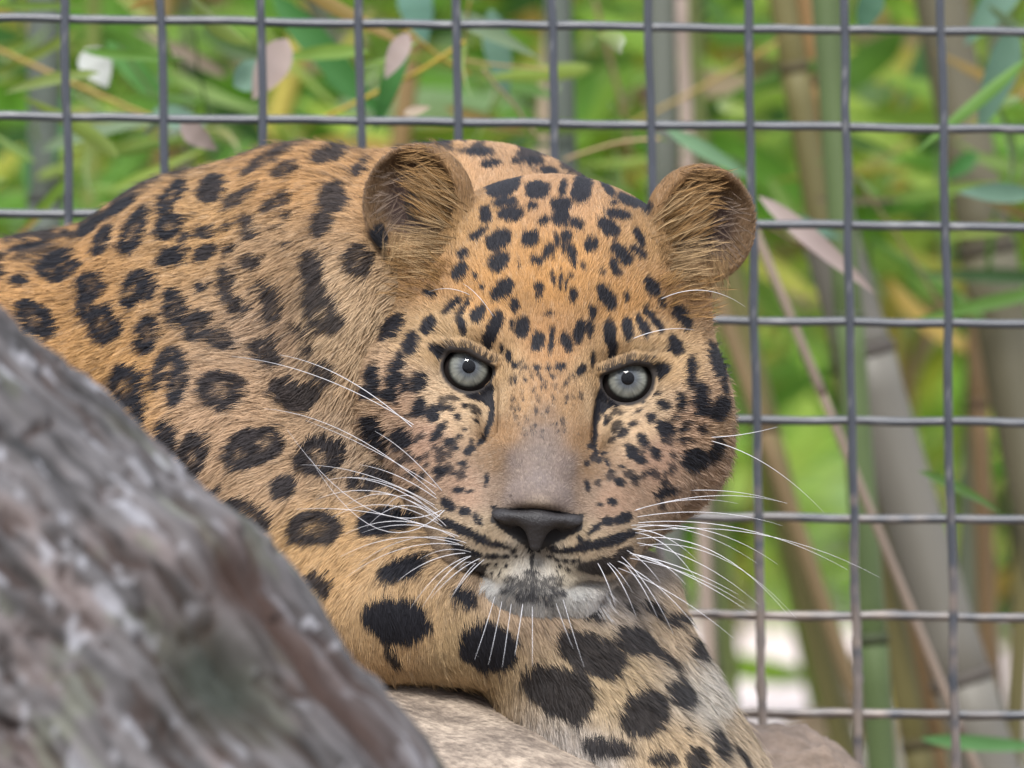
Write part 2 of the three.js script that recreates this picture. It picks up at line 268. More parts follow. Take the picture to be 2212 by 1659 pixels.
const nape = [[820, 300, 88, 76, -20], [985, 345, 58, 44], [1040, 252, 42, 24], [1110, 335, 44, 18, 92], [1205, 330, 86, 46, 105], [1100, 418, 50, 30], [970, 200, 52, 20], [700, 160, 62, 24], [1430, 390, 60, 26, 20], [1330, 330, 50, 20, 60], [1500, 410, 60, 24, 30], [900, 195, 40, 14, -20], [960, 425, 30, 16], [1360, 405, 20, 12], [1120, 190, 150, 36, 12], [1290, 280, 110, 36, 38], [950, 140, 120, 22, 2], [1235, 245, 60, 34, 20], [760, 215, 50, 16, -10], [1060, 170, 60, 20, 0]];
const A0 = [725.5, 265.4, 0.44], B0 = [725.5, 884.8, 0.44], C0 = [1238.7, 929, 0.44], D0 = [0, 221.2, 0.44], E0 = [0, 929, 0.44];
spotSheet(forehead, ...A0, 'head', 1, 0.95); spotSheet(cheeks, ...A0, 'head'); spotSheet(eyeRims, ...A0, 'head', 1.15); spotSheet(muzzle, ...B0, 'head'); spotSheet(mouth, ...B0, 'head', 0.92, 0.86); spotSheet([[900, 838, 66, 20, 10], [1045, 836, 72, 20, -6], [970, 862, 120, 34], [930, 905, 50, 20, 10], [1040, 905, 60, 20, -10]], ...B0, 'head', 0.66);
spotSheet([[215, 575, 72, 34, 80], [1990, 740, 62, 38, 72], [1945, 955, 74, 26, 70], [1960, 860, 40, 24, 75]], ...A0); spotSheet(armSpots, ...B0, 'body', (x) => x > 1000 ? 0.95 : 1, 0.93); spotSheet(pawSpots, ...C0, 'body', 0.94); spotSheet(flank, ...D0, 'body', (x, y) => lerp(1, 0.93, smooth(800, 1300, x)), 1, 0.6); spotSheet(dorsal, ...D0, 'body'); spotSheet(chestSpots, ...E0, 'body', 0.96, 1, 0.5); spotSheet(nape.map(([x, y, a, b = a, t = 0]) => [x, y, a, b, t]), ...A0);
{ // the sides and back that the picture does not show: rosettes at random over the flank
  const r = rng(77);
  for (let i = 0; i < 500; i++) { // placed on the far side and the back by walking in from behind
    const u = -1000 + r() * 2600, v = 200 + r() * 1300; let z = -1000, ok = false;
    for (let k = 0; k < 120; k++) { const d = bodyF(u, v, z); if (d < 1) { ok = true; break; } z += Math.max(1, d * 0.6); if (z > -250) break; }
    if (ok) spots.push({ u, v, z, on: 'body', a: 40 + r() * 35, b: 30 + r() * 25, c: 0.8, s: 0.6, reach: 125, dark: 1, seed: i * 3.7 });
  }
  for (let i = 0; i < 75; i++) { // the flank left of the picture's edge
    const u = -1050 + r() * 1030, v = 560 + r() * 900, h = hit(u, v); if (h) spots.push({ ...h, a: 32 + r() * 26, b: 24 + r() * 20, c: 0.5, s: 0.86, reach: 105, dark: 1, seed: i * 5.1 });
  }
}
{ // fine speckles strewn over the cheeks and under the eyes
  const r = rng(1234);
  for (let i = 0; i < 80; i++) {
    const x = (r() < 0.5 ? -1 : 1) * (95 + r() * 235), y = -62 - r() * 215, [u, v] = fromHead(x, y, 0), h = hit(u, v); if (!h || h.on !== 'head') continue;
    if (Math.abs(x) < 210 && y < -230) continue;
    const a = 3.8 + r() * r() * 6; spots.push({ ...h, a: a * (1 + r() * 0.8), b: a, c: Math.cos(2.2 * Math.sign(x)), s: Math.sin(2.2 * Math.sign(x)), reach: a * 2.6 + 8, dark: 0.8 + r() * 0.2, seed: i * 2.9 });
  }
  for (let i = 0; i < 60; i++) { // and on the bridge of the nose
    const [u, v] = fromHead((r() - 0.5) * 170, 20 - r() * 150, 0), h = hit(u, v); if (!h) continue;
    const a = 2.5 + r() * 3; spots.push({ ...h, a: a * 1.6, b: a, c: 0.1, s: 1, reach: a * 3 + 8, dark: 0.4 + r() * 0.3, seed: i * 4.9 });
  }
}
const hash = new Map(), CELL = 60;
spots.forEach((p) => { for (let i = Math.floor((p.u - p.reach) / CELL); i <= Math.floor((p.u + p.reach) / CELL); i++) for (let j = Math.floor((p.v - p.reach) / CELL); j <= Math.floor((p.v + p.reach) / CELL); j++) { const k = i * 1000 + j; if (!hash.has(k)) hash.set(k, []); hash.get(k).push(p); } });
function spotAt(u, v, z, on) {
  const list = hash.get(Math.floor(u / CELL) * 1000 + Math.floor(v / CELL)); if (!list) return 0;
  let m = 0;
  for (const p of list) {
    if (p.on !== on || Math.abs(z - p.z) > p.reach + 40) continue;
    const du = u - p.u, dv = v - p.v, x = (du * p.c + dv * p.s) / p.a, y = (-du * p.s + dv * p.c) / p.b;
    if (x * x + y * y > 3) continue;
    const e = -0.1 + Math.pow(x * x * x * x + y * y * y * y + 1.5 * x * x * y * y, 0.25) + (p.a > 15 ? 0.2 : 0.13) * noise(u / (8 + p.a * 0.5) + p.seed, v / (8 + p.a * 0.5), z / 60) + 0.07 * noise(u / 6, v / 6, p.seed);
    const t = 1 - smooth(1 - 2.4 / p.b, 1 + 2.4 / p.b, e);
    const hollow = p.hole ? p.hole * (1 - smooth(0.15, 0.6, e + 0.1 + 0.3 * noise(u / 9, v / 9, p.seed))) : 0;
    if (t * p.dark * (1 - hollow) > m) m = t * p.dark * (1 - hollow);
  }
  return Math.min(1, m);
}
// ---- coat: base colour, lie of the hair and its length, spread from points by distance ----
function spread(list, x, y, n, out) {
  let w = 0; out.fill(0);
  for (const p of list) { const d = (x - p[0]) ** 2 + (y - p[1]) ** 2 + 300, k = 1 / (d * d); w += k; for (let i = 0; i < n; i++) out[i] += k * p[2 + i]; }
  for (let i = 0; i < n; i++) out[i] /= w;
  return out;
}
const headLie = [[0, -270, 0, 1, 9], [0, -150, 0.05, 1, 12], [60, -100, 0.2, 1, 12], [0, 0, 0, 1, 20], [0, 150, 0, 1, 26], [0, 300, 0, 1, 32], [120, 120, 0.35, 1, 26], [200, 200, 0.5, 0.9, 28], [250, 90, 0.8, 0.7, 30], [330, 80, 1, 0.35, 36], [330, -60, 1, -0.1, 38], [300, -200, 0.9, -0.5, 42], [190, -85, 0.9, -0.35, 20],
  [230, -200, 0.9, -0.5, 28], [130, -180, 0.6, -0.5, 14], [120, -280, 0.8, -0.35, 14], [190, -330, 1, -0.3, 18], [90, -390, 0.5, -0.8, 14], [60, -440, 0.2, -1, 18], [0, -470, 0, -1, 34], [120, -480, 0.5, -0.9, 38], [250, -350, 0.7, -0.8, 44], [380, -150, 0.9, -0.5, 54], [380, 100, 1, 0.2, 44], [260, 290, 0.3, 1, 26], [310, 360, 0.4, 1, 20], [380, 420, 0.6, 1, 19], [300, 480, 0.2, 1, 19], [170, 60, 0.4, 0.9, 20], [120, 30, -0.1, 1, 20]];
const headTint = [[0, 220, 0.52, 0.275, 0.1], [150, 160, 0.52, 0.28, 0.105], [0, 60, 0.46, 0.25, 0.11], [0, 380, 0.45, 0.26, 0.13], [260, 200, 0.46, 0.26, 0.115], [300, -60, 0.47, 0.305, 0.2], [340, -200, 0.45, 0.305, 0.205], [200, -90, 0.64, 0.45, 0.28], [228, -40, 0.64, 0.46, 0.29], [150, -75, 0.66, 0.48, 0.3], [250, 40, 0.54, 0.36, 0.19], [112, -55, 0.62, 0.43, 0.25], [105, 5, 0.58, 0.38, 0.2], [0, -85, 0.26, 0.165, 0.1], [0, -128, 0.21, 0.155, 0.125], [0, -170, 0.19, 0.148, 0.128], [50, -190, 0.2, 0.152, 0.13], [0, -225, 0.22, 0.175, 0.16], [0, -30, 0.36, 0.21, 0.105], [50, -60, 0.38, 0.23, 0.115], [45, -250, 0.24, 0.19, 0.17], [0, -280, 0.4, 0.32, 0.26], [88, -130, 0.34, 0.2, 0.1], [95, -190, 0.28, 0.175, 0.1], [95, -240, 0.34, 0.24, 0.17],
  [150, -255, 0.43, 0.28, 0.19], [240, -150, 0.45, 0.285, 0.195], [100, -340, 0.46, 0.35, 0.23], [190, -330, 0.43, 0.32, 0.21], [70, -415, 0.56, 0.49, 0.38], [30, -430, 0.58, 0.54, 0.48], [0, -462, 0.13, 0.125, 0.12], [45, -462, 0.16, 0.155, 0.15], [0, -485, 0.36, 0.35, 0.34], [90, -462, 0.5, 0.49, 0.47], [0, -515, 0.68, 0.66, 0.64], [120, -490, 0.66, 0.64, 0.62], [230, -380, 0.36, 0.27, 0.2], [210, 70, 0.5, 0.33, 0.17], [310, 360, 0.27, 0.17, 0.085], [305, 465, 0.19, 0.105, 0.05], [240, 430, 0.3, 0.17, 0.075], [410, 380, 0.24, 0.15, 0.085], [250, 290, 0.42, 0.25, 0.11], [380, -60, 0.45, 0.3, 0.18]];
const bodyLie = [[100, 600, -1, 0.25, 44], [400, 500, -0.9, 0.35, 42], [300, 800, -0.9, 0.5, 48], [600, 450, -0.8, 0.5, 46], [700, 700, -0.6, 0.7, 56], [780, 900, -0.5, 0.9, 52], [550, 950, -0.8, 0.6, 46], [600, 1150, -0.75, 0.65, 44], [750, 1200, -0.6, 0.8, 42], [850, 1350, 0.1, 1, 42], [1050, 1400, 0.3, 1, 44], [950, 1150, -0.5, 0.8, 50], [1250, 1400, 0.55, 0.85, 46], [1450, 1500, 0.5, 0.85, 48], [1350, 1600, 0.3, 0.95, 46], [1500, 1400, 0.6, 0.8, 46], [1100, 380, 0.05, -1, 34], [850, 350, -0.5, -0.2, 42], [1300, 420, 0.5, -0.6, 36], [300, 1100, -0.9, 0.4, 50]];
const bodyTint = [[100, 600, 0.52, 0.29, 0.115], [250, 850, 0.52, 0.295, 0.115], [450, 480, 0.48, 0.285, 0.125], [600, 350, 0.5, 0.28, 0.115], [850, 330, 0.46, 0.26, 0.11], [720, 700, 0.52, 0.365, 0.22], [600, 720, 0.44, 0.295, 0.185], [560, 560, 0.45, 0.29, 0.16], [760, 980, 0.4, 0.28, 0.18], [500, 900, 0.46, 0.3, 0.18], [700, 1180, 0.54, 0.34, 0.16], [620, 1000, 0.48, 0.32, 0.19], [850, 1330, 0.54, 0.36, 0.19], [1000, 1430, 0.5, 0.36, 0.2], [1150, 1250, 0.36, 0.26, 0.18], [1300, 1450, 0.52, 0.39, 0.24], [1480, 1330, 0.5, 0.38, 0.26], [1450, 1620, 0.54, 0.4, 0.25], [1545, 1500, 0.6, 0.55, 0.48], [1600, 1560, 0.5, 0.39, 0.27], [1230, 1640, 0.55, 0.5, 0.46], [1100, 400, 0.42, 0.25, 0.13], [1350, 460, 0.38, 0.24, 0.13], [1340, 1250, 0.42, 0.36, 0.31]];
const tmp3 = [0, 0, 0], lie3 = [0, 0, 0];
function coatHead(hx, hy, hz, u, v, z, out) { // out: r g b, darkness
  const a = Math.abs(hx); spread(headTint, a, hy, 3, tmp3);
  let r = tmp3[0], g = tmp3[1], b = tmp3[2], dark = spotAt(u, v, z, 'head');
  const m = 0.87 + 0.13 * fbm(u / 70, v / 70, z / 70, 3); r *= m; g *= m; b *= m;
  if (a < 330 && hy < 80 && hy > -80 && hz > EZ) { const gap = lidGap(a, hy); dark = Math.max(dark, 1 - smooth(hy > 20 ? 13 : 5, hy > 20 ? 24 : 11, gap)); }
  if (hz > 120 && noseBed(a, hy) < 0) dark = 1;          // skin round the nostrils
  // inside and behind of the ears
  const lz = (a - 305) * 0.42 + (hz + 170) * 0.907;
  if (a > 200 && hy > 215) {
    const rr = Math.hypot((a - 305) / 122, (hy - 352) / 124);
    if (lz < -30 && rr < 1.1 && hy < 440) dark = Math.max(dark, 0.9);               // black backs
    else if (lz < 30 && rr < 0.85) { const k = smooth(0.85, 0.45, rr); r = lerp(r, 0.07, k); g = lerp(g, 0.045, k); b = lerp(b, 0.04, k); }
  }
  out[0] = r; out[1] = g; out[2] = b; out[3] = dark;
}
function coatBody(u, v, z, out) {
  spread(bodyTint, u, v, 3, tmp3); const m = 0.93 + 0.15 * fbm(u / 110, v / 110, z / 110, 3);
  out[0] = tmp3[0] * m; out[1] = tmp3[1] * m; out[2] = tmp3[2] * m;
  const ridge = smooth(-300, -385, z - 105 * smooth(850, 1000, u)) * smooth(-0.32, 0.02, fbm(u / 60, v / 45, 5, 2) - 0.0006 * Math.max(0, u - 560) * (u < 900 ? 1 : 0.4));   // the dark line of the back
  out[3] = Math.max(spotAt(u, v, z, 'body'), 0.95 * ridge * (v < 700 ? 1 : 0));
}
const BLACK = [0.009, 0.009, 0.012];
const leopard = thing('leopard', world(900, 1500, 0)), LO = leopard.position;
tag(leopard, 'spotted leopard crouching on the stone with its head low, staring at the viewer', 'leopard');
const bodyNet = surfaceNets((x, y, z) => bodyF(x, -y, z), [-1130, -1960, -880], [1760, -230, 430], 13);
const headNet = surfaceNets(headF, [-460, -560, -640], [460, 510, 280], 6);
const noseNet = surfaceNets(noseF, [-130, -400, 60], [130, -240, 260], 3.4);
const out4 = [0, 0, 0, 0];
const surfaces = [];
function finish(net, toSculpt, field, on) {
  const n = net.P.length / 3, pos = new Float32Array(n * 3), nor = new Float32Array(n * 3), col = new Float32Array(n * 3), sc = new Float32Array(n * 3);
  for (let i = 0; i < n; i++) {
    const s = toSculpt(net.P[i * 3], net.P[i * 3 + 1], net.P[i * 3 + 2]); sc.set(s, i * 3);
    const [u, v, z] = s, e = 2.5;
    let gx = field(u + e, v, z) - field(u - e, v, z), gy = -(field(u, v + e, z) - field(u, v - e, z)), gz = field(u, v, z + e) - field(u, v, z - e);
    const l = Math.hypot(gx, gy, gz) || 1; nor.set([gx / l, gy / l, gz / l], i * 3);
    const w = world(u, v, z); pos.set([w.x - LO.x, w.y - LO.y, w.z - LO.z], i * 3);
    if (on === 'head') { const h = toHead(u, v, z); coatHead(h[0], h[1], h[2], u, v, z, out4); } else if (on === 'body') coatBody(u, v, z, out4);
    const d = out4[3] * 0.96; for (let k = 0; k < 3; k++) col[i * 3 + k] = on === 'nose' ? [0.02, 0.018, 0.02][k] : lerp(out4[k] * 0.75, BLACK[k], d);
  }
  const geo = bufGeo(pos, net.I, col, nor);
  surfaces.push({ sc, nor, pos, I: net.I, on });
  return geo;
}
const headField = (u, v, z) => headF(...toHead(u, v, z));
const skin = new THREE.MeshStandardMaterial({ vertexColors: true, roughness: 0.85 });
const bodyGeo = finish(bodyNet, (x, y, z) => [x, -y, z], bodyF, 'body'), headGeo = finish(headNet, fromHead, headField, 'head');
part(leopard, 'body', mergeGeometries([bodyGeo, headGeo]), skin);
const noseGeo = finish(noseNet, fromHead, (u, v, z) => noseF(...toHead(u, v, z)), 'nose');
{
  const n = noseGeo.attributes.position.count, uv = new Float32Array(n * 2);
  for (let i = 0; i < n; i++) { uv[i * 2] = noseGeo.attributes.position.getX(i) / 0.02; uv[i * 2 + 1] = noseGeo.attributes.position.getY(i) / 0.02; }
  noseGeo.setAttribute('uv', new THREE.BufferAttribute(uv, 2));
}
part(leopard, 'nose', noseGeo, new THREE.MeshPhysicalMaterial({ vertexColors: true, roughness: 0.58, bumpMap: speckle(128, 71, [0, 0, 0], [255, 255, 255], 6)[1], bumpScale: 0.0004 }));
// ---- eyes ----
function cap(R, half, seg, rings, colorAt) { // cap of a ball round +z
  const pos = [], nor = [], idx = [], col = [];
  for (let i = 0; i <= rings; i++) for (let j = 0; j <= seg; j++) {
    const t = i / rings * half, p = j / seg * Math.PI * 2, n = [Math.sin(t) * Math.cos(p), Math.sin(t) * Math.sin(p), Math.cos(t)];
    nor.push(...n); pos.push(n[0] * R, n[1] * R, n[2] * R); if (colorAt) col.push(...colorAt(i / rings, p));
  }
  for (let i = 0; i < rings; i++) for (let j = 0; j < seg; j++) { const a = i * (seg + 1) + j, b = a + seg + 1; idx.push(a, b, b + 1, a, b + 1, a + 1); }
  return bufGeo(pos, idx, colorAt ? col : null, nor);
}
{
  const white = new THREE.MeshStandardMaterial({ color: rgb(0.02, 0.016, 0.015), roughness: 0.3 }), irisMat = new THREE.MeshPhysicalMaterial({ vertexColors: true, roughness: 0.7, specularIntensity: 0.2 });
  const black = new THREE.MeshPhysicalMaterial({ color: rgb(0.003, 0.003, 0.004), roughness: 0.9, specularIntensity: 0.05 }), glass = new THREE.MeshPhysicalMaterial({ transmission: 1, roughness: 0.0, thickness: 0, ior: 1.36, color: rgb(1, 1, 1) });
  const ball = new THREE.SphereGeometry(ER * K, 40, 28);
  const irisGeo = cap((ER + 1.2) * K, Math.asin(42.5 / ER), 72, 22, (t, p) => {
    const streak = 0.78 + 0.5 * (0.5 + noise(Math.cos(p) * 9, Math.sin(p) * 9, t * 3)), k = 1 - 0.85 * smooth(0.8, 1, t), w = smooth(0.3, 0.75, t);
    return [lerp(0.075, 0.175, w) * k * streak, lerp(0.085, 0.182, w) * k * streak, lerp(0.1, 0.162, w) * k * streak];
  });
  const pupilGeo = cap((ER + 2.0) * K, Math.asin(13.8 / ER), 40, 5), corneaGeo = cap(ER * 0.86 * K, 1.05, 48, 16);
  for (const s of [-1, 1]) {
    const c = fromHead(s * EX, EY, EZ), w = world(...c).sub(LO), e = new THREE.Group(); e.name = 'eye'; e.position.copy(w); leopard.add(e);
    // turned to look at the lens
    const look = V(0, YC, DIST).sub(w.clone().add(LO)).normalize(); e.quaternion.setFromUnitVectors(V(0, 0, 1), look.add(V(0.03, 0.1, 0)).normalize());
    part(e, 'eyeball', ball, white); part(e, 'iris', irisGeo, irisMat); part(e, 'pupil', pupilGeo, black);
    const co = part(e, 'cornea', corneaGeo, glass); co.position.z = ER * 0.24 * K; co.castShadow = false;
  }
}
// ---- fur: tufts of fine hairs rooted all over the skin ----
function tuftGeometry(seed, hairs) { // x across (1 = tuft half-width), y along the hair (1 = length), z off the skin
  const r = rng(seed), pos = [], nor = [], col = [], idx = [];
  for (let h = 0; h < hairs; h++) {
    const bx = (r() * 2 - 1), by = (r() - 0.5) * 0.5, len = 0.7 + r() * 0.5, tx = bx * (0.4 + r() * 0.6) + (r() - 0.5) * 0.9, lift = 0.55 + r() * 0.8, w = 0.11 + r() * 0.1, sway = (r() - 0.5) * 0.9, tone = 0.72 + r() * 0.5, o = pos.length / 3, nx = (r() - 0.5) * 1.1;
    const at = (t) => [lerp(bx, tx, t * t * 0.6 + t * 0.4) + sway * t * t * 0.5, by + len * t, lift * (1.5 * t - 0.85 * t * t)];
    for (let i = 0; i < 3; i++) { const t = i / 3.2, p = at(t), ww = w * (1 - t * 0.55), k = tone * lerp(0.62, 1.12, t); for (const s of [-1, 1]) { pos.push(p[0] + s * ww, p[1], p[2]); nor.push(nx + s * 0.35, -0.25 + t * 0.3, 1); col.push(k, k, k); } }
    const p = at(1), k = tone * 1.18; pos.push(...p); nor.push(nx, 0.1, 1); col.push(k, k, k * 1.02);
    idx.push(o, o + 1, o + 3, o, o + 3, o + 2, o + 2, o + 3, o + 5, o + 2, o + 5, o + 4, o + 4, o + 5, o + 6);
  }
  for (let i = 0; i < nor.length; i += 3) { const l = Math.hypot(nor[i], nor[i + 1], nor[i + 2]); nor[i] /= l; nor[i + 1] /= l; nor[i + 2] /= l; }
  return bufGeo(pos, idx, col, nor);
}
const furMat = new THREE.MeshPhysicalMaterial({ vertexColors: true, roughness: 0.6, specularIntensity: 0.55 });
const furKinds = { body: [], head: [] };
{
  const r = rng(4242);
  const q = [0, 0, 0], nn = [0, 0, 0];
  for (const S of surfaces) {
    if (S.on === 'nose') continue;
    const head = S.on === 'head', list = furKinds[S.on], other = head ? bodyF : headField;
    for (let t = 0; t < S.I.length; t += 3) {
      const a = S.I[t] * 3, b = S.I[t + 1] * 3, c = S.I[t + 2] * 3;
      const nz = (S.nor[a + 2] + S.nor[b + 2] + S.nor[c + 2]) / 3;
      if (nz < -0.45 || S.sc[a + 1] > 1800 || S.sc[a] < -420) continue;
      const e1 = [S.sc[b] - S.sc[a], S.sc[b + 1] - S.sc[a + 1], S.sc[b + 2] - S.sc[a + 2]], e2 = [S.sc[c] - S.sc[a], S.sc[c + 1] - S.sc[a + 1], S.sc[c + 2] - S.sc[a + 2]];
      const area = 0.5 * Math.hypot(e1[1] * e2[2] - e1[2] * e2[1], e1[2] * e2[0] - e1[0] * e2[2], e1[0] * e2[1] - e1[1] * e2[0]);
      let per = head ? 6.2 : 7.6; const ear = head && S.sc[a + 1] < 590 && Math.abs(S.sc[a] - 1205) > 230; if (ear) per = 3.6; else if (nz < 0.1) per *= 1.5; if (S.sc[a] < -30) per *= 3;
      let n = area / per; n = Math.floor(n) + (r() < n % 1 ? 1 : 0);
      while (n-- > 0) {
        let w1 = r(), w2 = r(); if (w1 + w2 > 1) { w1 = 1 - w1; w2 = 1 - w2; } const w0 = 1 - w1 - w2;
        for (let k = 0; k < 3; k++) { q[k] = S.sc[a + k] * w0 + S.sc[b + k] * w1 + S.sc[c + k] * w2; nn[k] = S.nor[a + k] * w0 + S.nor[b + k] * w1 + S.nor[c + k] * w2; }
        const [u, v, z] = q; if (other(u, v, z) < -6) continue;
        let hx = 0, hy = 0, hz = 0, fx, fy, len, W = head ? 3.4 : 3.8, lift = 0.3;
        if (head) {
          [hx, hy, hz] = toHead(u, v, z); const ax = Math.abs(hx);
          if (ax < 330 && Math.abs(hy) < 90 && hz > EZ && lidGap(ax, hy) < 12) continue;             // bare lids
          if (hz > 150 && noseBed(ax, hy) < 0) continue;                  // bare nose
          spread(headLie, ax, hy, 3, lie3); const dx = lie3[0] * Math.sign(hx || 1), dy = lie3[1]; len = lie3[2];
          fx = dx * RC + dy * RS; fy = -dx * RS + dy * RC;
          len *= 0.7; if (len < 14) W = 3.2;
        } else { spread(bodyLie, u, v, 3, lie3); fx = lie3[0]; fy = -lie3[1]; len = lie3[2] * 0.64; }
        // direction along the skin (y up), a little scattered, leaning back
        const sw = 0.3 * fbm(u / 60, v / 60, z / 60, 2) + (r() - 0.5) * 0.4, cs = Math.cos(sw), sn = Math.sin(sw);
        let dx = fx * cs - fy * sn, dy = fx * sn + fy * cs, dz = -0.25;
        const nl = Math.hypot(nn[0], nn[1], nn[2]), n0 = nn[0] / nl, n1 = nn[1] / nl, n2 = nn[2] / nl, dt = dx * n0 + dy * n1 + dz * n2;
        dx -= dt * n0; dy -= dt * n1; dz -= dt * n2; const dl = Math.hypot(dx, dy, dz) || 1; dx /= dl; dy /= dl; dz /= dl;
        { // the hair's colour is that of the place its middle covers
          const near = 0.35, far = head ? 0.64 : 0.58; let su = u + dx * len * near, sv = v - dy * len * near, sz = z + dz * len * near;
          if (head) { const h2 = toHead(su, sv, sz); coatHead(h2[0], h2[1], h2[2], su, sv, sz, out4); } else coatBody(su, sv, sz, out4);
          su = u + dx * len * far; sv = v - dy * len * far; sz = z + dz * len * far; out4[3] = Math.max(out4[3], spotAt(su, sv, sz, S.on));
        }
        if (head && Math.abs(hx) > 215 && hy > 235) { lift = 0.5; len *= 0.6 + r() * 0.35; W = 2.4; }
        len *= 0.75 + r() * 0.5; if (len > 30 && r() < 0.06) { len *= 1.3; lift = 0.5; }
        const dark = clamp(out4[3] * 1.3 - 0.1 > r() ? Math.max(out4[3], 0.82) : out4[3] * 0.25, 0, 1), j = 0.85 + r() * 0.3, pale = r() < 0.1 ? 0.2 : 0;
        const col = [0, 1, 2].map((k) => lerp(lerp(out4[k], [0.62, 0.5, 0.37][k], pale) * j, BLACK[k] * (0.7 + j), dark));
        list.push(u, v, z, n0, n1, n2, dx, dy, dz, len, W * (len > 30 ? 1.15 : 1), lift * (0.7 + r() * 0.6), ...col);
      }
    }
  }
}
// long tufts inside the ears, on the cheeks' edge and the chin: [head x, y, z offset, dir x, dir y, dir z, length, spread, count, tint]
function tufts(list, rows, seed) {
  const r = rng(seed);
  for (const [x, y, z, dx, dy, dz, len, sp, n, tint] of rows) for (const s of [-1, 1]) for (let i = 0; i < n * (y < -400 ? 0.9 : 0.6); i++) {
    const [u, v, zz] = fromHead(s * (x + (r() - 0.5) * sp), y + (r() - 0.5) * sp * 1.3, z + (r() - 0.5) * sp * 0.5);
    let ex = s * (dx + (r() - 0.5) * 0.5), ey = dy + (r() - 0.5) * 0.5, ez = dz + (r() - 0.5) * 0.4; const l = Math.hypot(ex, ey, ez); ex /= l; ey /= l; ez /= l;
    let nx = -ex * ez, ny = -ey * ez, nz = 1 - ez * ez; const nl = Math.hypot(nx, ny, nz) || 1; nx /= nl; ny /= nl; nz /= nl;
    const j = 0.7 + r() * 0.6; list.push(u, v, zz, nx, ny, nz, ex, ey, ez, len * (0.45 + r() * 0.6), 2.2, 0.1 + 0.35 * r(), tint[0] * j, tint[1] * j, tint[2] * j);
  }
}
const gold = [0.33, 0.19, 0.075], straw = [0.43, 0.29, 0.15], smoke = [0.22, 0.16, 0.12], snow = [0.62, 0.6, 0.6];
tufts(furKinds.head, [
  [232, 330, -105, 0.9, 0.55, 0.15, 95, 60, 110, gold], [238, 345, -100, 0.9, 0.6, 0.2, 100, 70, 70, straw], [240, 385, -110, 0.8, 0.3, 0.1, 75, 50, 130, gold], [255, 270, -95, 1, 0.15, 0.2, 90, 60, 110, straw], [265, 230, -85, 0.9, 0.15, 0.25, 75, 60, 80, straw], [300, 190, -95, 0.7, 0.1, 0.2, 60, 70, 90, gold],
  [290, 430, -120, 0.75, 0.0, 0.1, 50, 70, 140, gold], [270, 350, -110, 0.8, 0.6, 0.1, 70, 60, 130, gold], [380, 300, -120, -0.5, 0.5, 0.2, 60, 50, 30, smoke], [395, 380, -130, -0.6, 0.1, 0.15, 50, 60, 30, smoke], [350, 230, -120, -0.2, 0.6, 0.2, 70, 50, 70, straw], [225, 190, -70, 0.7, 0.5, 0.3, 70, 50, 120, gold],
  [70, -512, 88, 0.15, -1, 0.12, 36, 100, 300, snow], [125, -478, 70, 0.5, -0.8, 0.15, 46, 80, 320, snow], [20, -518, 84, 0.05, -1, 0.1, 34, 50, 160, snow],
], 99);
for (const on of ['body', 'head']) {
  const L = furKinds[on], n = L.length / 15, variants = 3, m = new THREE.Matrix4(), c = new THREE.Color();
  for (let k = 0; k < variants; k++) {
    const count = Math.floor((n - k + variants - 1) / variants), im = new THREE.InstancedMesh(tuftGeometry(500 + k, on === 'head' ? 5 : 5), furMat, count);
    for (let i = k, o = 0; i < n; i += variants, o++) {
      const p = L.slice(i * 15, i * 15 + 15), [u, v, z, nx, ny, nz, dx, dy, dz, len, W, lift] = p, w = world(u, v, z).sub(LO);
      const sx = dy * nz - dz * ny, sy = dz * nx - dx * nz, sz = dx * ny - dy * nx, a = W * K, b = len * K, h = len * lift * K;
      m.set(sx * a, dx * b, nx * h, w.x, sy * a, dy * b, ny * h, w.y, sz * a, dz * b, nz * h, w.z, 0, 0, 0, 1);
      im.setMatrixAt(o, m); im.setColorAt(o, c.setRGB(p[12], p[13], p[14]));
    }
    im.name = on === 'head' ? 'face_fur' : 'coat_fur'; im.userData.kind = 'stuff'; im.castShadow = im.receiveShadow = true; leopard.add(im);
  }
  console.log(on, 'tufts', n);
}
